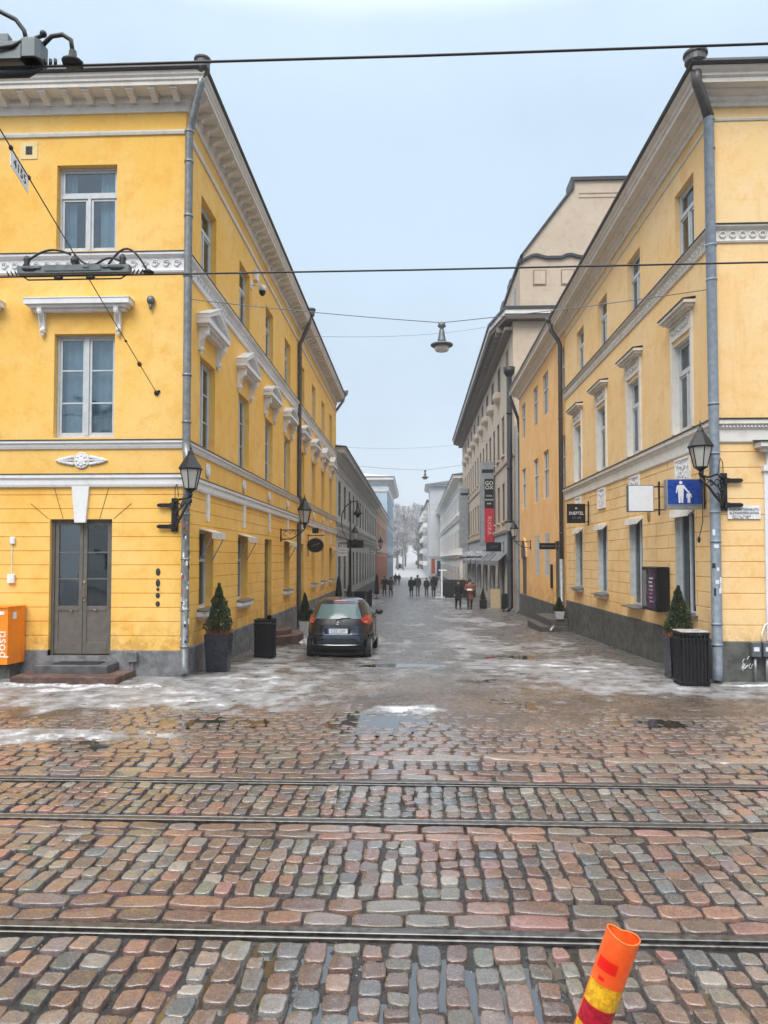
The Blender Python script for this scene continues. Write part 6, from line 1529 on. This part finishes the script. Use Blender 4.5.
for i,(x,y,l) in enumerate(((-3.35,43.2,'dark outdoor chair inside the terrace railing, nearer one'),(-3.3,45.2,'dark outdoor chair inside the terrace railing, farther one'))):
    zz=gz(x,y); O=thing('terrace_chair',l,'chair',(x,y,zz)); mb=MB(); mb.bbox(x-.23,x+.23,y-.23,y+.23,zz+.42,zz+.46,.01); part('seat',mb,BLK,O); mb=MB(); mb.bbox(x-.23,x+.23,y+.2,y+.23,zz+.461,zz+.95,.01); part('backrest',mb,BLK,O)
    for sx_ in (-.2,.2):
        for sy_ in (-.2,.2): mb=MB(); mb.box(x+sx_-.015,x+sx_+.015,y+sy_-.015,y+sy_+.015,zz,zz+.419); part('leg',mb,BLK,O)
x,y=2.15,60; zz=gz(x,y); O=thing('terrace_screen','white post with a cross bar and dark draped terrace screen, right of the walkers','terrace screen',(x,y,zz))
mb=MB(); mb.bbox(x-.07,x+.07,y-.07,y+.07,zz-.02,zz+2.2,.01); mb.bbox(x-.25,x+.4,y-.05,y+.05,zz+2.201,zz+2.3,.01); part('post',mb,WPL,O)
for k in range(8): mb=MB(); yy=y+k*1.5; mb.bbox(2.4,4.9,yy+.2,yy+.3,zz-.3,zz+1.0+.2*(k%2),.02); part('dark_screen',mb,CL['black'],O)
mb=MB(); mb.prism([(x+.3,2.2),(4.6,1.3),(4.6,1.22),(x+.3,2.1)],lambda p,q,t:(p,t,zz+q),y-.05,y+.05); part('slanting_bar',mb,TAN,O)
for i,(x,y,w,h,z,c,l) in enumerate(((2.45,100,.5,2.0,1.1,(.30,.06,.03),'small dull red banner hanging at the far right end of the street'),(2.95,92,.45,1.9,.9,(.012,.02,.06),'small dark navy banner on the white building, far right'))):
    O=thing('banner',l,'banner',(x,y,z)); mb=MB(); mb.bbox(x-w/2,x+w/2,y-.03,y+.03,z-h/2,z+h/2,.01); part('cloth',mb,simple('banner cloth %d'%i,c,.6),O); mb=MB(); mb.tube([(x-w/2,y,z+h/2+.02),(5.2,y,z+h/2+.02)],.03,5); part('pole',mb,BLK,O)

# ------------------------------------------------------------------ hill trees
def tree_meshes(seed,h):
    rn=random.Random(seed); t=MB(); t.smooth=True; t.tube([(0,0,-.5),(.1,0,h*.3),(0,.1,h*.6),(.1,0,h*.92)],[h*.022,h*.018,h*.011,h*.003],6)
    tw=MB(); 
    for k in range(26):
        z=h*rn.uniform(.28,.9); a=rn.uniform(0,2*pi); L=h*rn.uniform(.16,.34)*(1.15-z/h); d=Vector((cos(a),sin(a),rn.uniform(.4,1.0))).normalized(); p=Vector((0,0,z)); e=p+d*L
        t.tube([p,p+d*L*.5+Vector((0,0,-.02*h)),e],[h*.007,h*.005,h*.002],4)
        for j in range(26):
            q=p+d*L*rn.uniform(.25,1.05); dd=(d+Vector((rn.uniform(-1,1),rn.uniform(-1,1),rn.uniform(-.4,.9)))).normalized(); l=h*rn.uniform(.04,.11); s=dd.cross(Vector((rn.uniform(-1,1),rn.uniform(-1,1),.3))).normalized()*h*.0035
            tw.cm=0 if rn.random()<.6 else 1
            tw.add([q-s,q+s,q+dd*l+s*.4,q+dd*l-s*.4],[(0,1,2,3)])
    return t.mesh('trunk',BARK),tw.mesh('crown',[BARK,SNOWT])
TM=[tree_meshes(50+i,10+i*.9) for i in range(5)]
rnd=random.Random(77)
place_=[]
for k in range(420):
    y=rnd.uniform(205,430); x=rnd.gauss(-.008*y,.028*y) if k%4 else rnd.uniform(-.16*y,.10*y)
    if abs(x+.008*y)<.9 and y<290: continue
    if y<300 and k%3: continue
    place_.append((x,y))
place_.sort(key=lambda q:q[1])
for i,(x,y) in enumerate(place_[:260]):
    t_,c_=TM[i%5]; O=thing('bare_tree','bare snow dusted winter tree in the wood on the far hill','tree',(x,y,gz(x,y)),0,'bare trees on the far hill')
    part('trunk',t_,None,O,(x,y,gz(x,y)),rnd.uniform(0,6)); part('crown',c_,None,O,(x,y,gz(x,y)),rnd.uniform(0,6))
    O.scale=(1,1,rnd.uniform(.8,1.25))

# ------------------------------------------------------------------ WORLD, SUN, CAMERA
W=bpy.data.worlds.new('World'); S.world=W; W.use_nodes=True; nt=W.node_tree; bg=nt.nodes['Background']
EL,AZ=radians(48),radians(196)           # sun high behind the camera, hidden by cloud
sky=nt.nodes.new('ShaderNodeTexSky'); sky.sky_type='NISHITA'; sky.sun_disc=False; sky.sun_elevation=EL; sky.sun_rotation=AZ; sky.air_density=1.; sky.dust_density=3.
tc=nt.nodes.new('ShaderNodeTexCoord'); sp=nt.nodes.new('ShaderNodeSeparateXYZ'); nt.links.new(tc.outputs['Generated'],sp.inputs[0])
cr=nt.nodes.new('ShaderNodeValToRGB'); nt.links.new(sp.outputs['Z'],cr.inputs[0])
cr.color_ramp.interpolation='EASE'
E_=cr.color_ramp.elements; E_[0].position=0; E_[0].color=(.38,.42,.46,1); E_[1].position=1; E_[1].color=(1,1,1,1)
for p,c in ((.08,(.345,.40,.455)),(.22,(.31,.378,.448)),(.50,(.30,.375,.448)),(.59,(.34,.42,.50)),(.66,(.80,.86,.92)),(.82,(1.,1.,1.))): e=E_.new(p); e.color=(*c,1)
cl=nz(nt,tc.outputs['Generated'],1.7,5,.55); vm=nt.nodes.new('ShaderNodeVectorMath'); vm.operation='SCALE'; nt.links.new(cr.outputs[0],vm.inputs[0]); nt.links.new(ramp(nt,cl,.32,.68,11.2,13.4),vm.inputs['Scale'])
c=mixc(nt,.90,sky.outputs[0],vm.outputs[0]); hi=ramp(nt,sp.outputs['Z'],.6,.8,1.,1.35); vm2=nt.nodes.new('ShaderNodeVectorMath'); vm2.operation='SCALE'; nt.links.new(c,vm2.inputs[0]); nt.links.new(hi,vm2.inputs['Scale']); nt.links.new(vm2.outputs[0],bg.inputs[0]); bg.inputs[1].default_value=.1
sl_=bpy.data.lights.new('sun','SUN'); sl_.energy=1.5; sl_.angle=radians(35); sl_.color=(1,.96,.90); so=bpy.data.objects.new('sun',sl_); COL.objects.link(so)
sd=Vector((sin(AZ)*cos(EL),cos(AZ)*cos(EL),sin(EL))); so.rotation_euler=sd.to_track_quat('Z','Y').to_euler()
S.view_settings.view_transform='Standard'; S.view_settings.look='None'; S.view_settings.exposure=.80; S.view_settings.gamma=1
cd=bpy.data.cameras.new('camera'); cd.sensor_width=36; cd.sensor_fit='AUTO'; cd.lens=740*36/1024; cd.shift_y=21.2/1024; cd.clip_start=.05; cd.clip_end=3000
co=bpy.data.objects.new('camera',cd); COL.objects.link(co); co.location=(0,0,2.1); co.rotation_euler=(pi/2+radians(2),0,math.atan(31/740*cos(radians(2)))); S.camera=co
# cold damp air
m=bpy.data.materials.new('cold haze'); m.use_nodes=True; nt=m.node_tree
for n in list(nt.nodes): nt.nodes.remove(n)
o_=nt.nodes.new('ShaderNodeOutputMaterial'); pv=nt.nodes.new('ShaderNodeVolumePrincipled'); pv.inputs['Color'].default_value=(.93,.96,1,1); pv.inputs['Density'].default_value=.0009; nt.links.new(pv.outputs[0],o_.inputs['Volume'])
mb=MB(); mb.box(-950,950,-62,1250,-6,42); kind(part('haze',mb,m,None),'stuff')
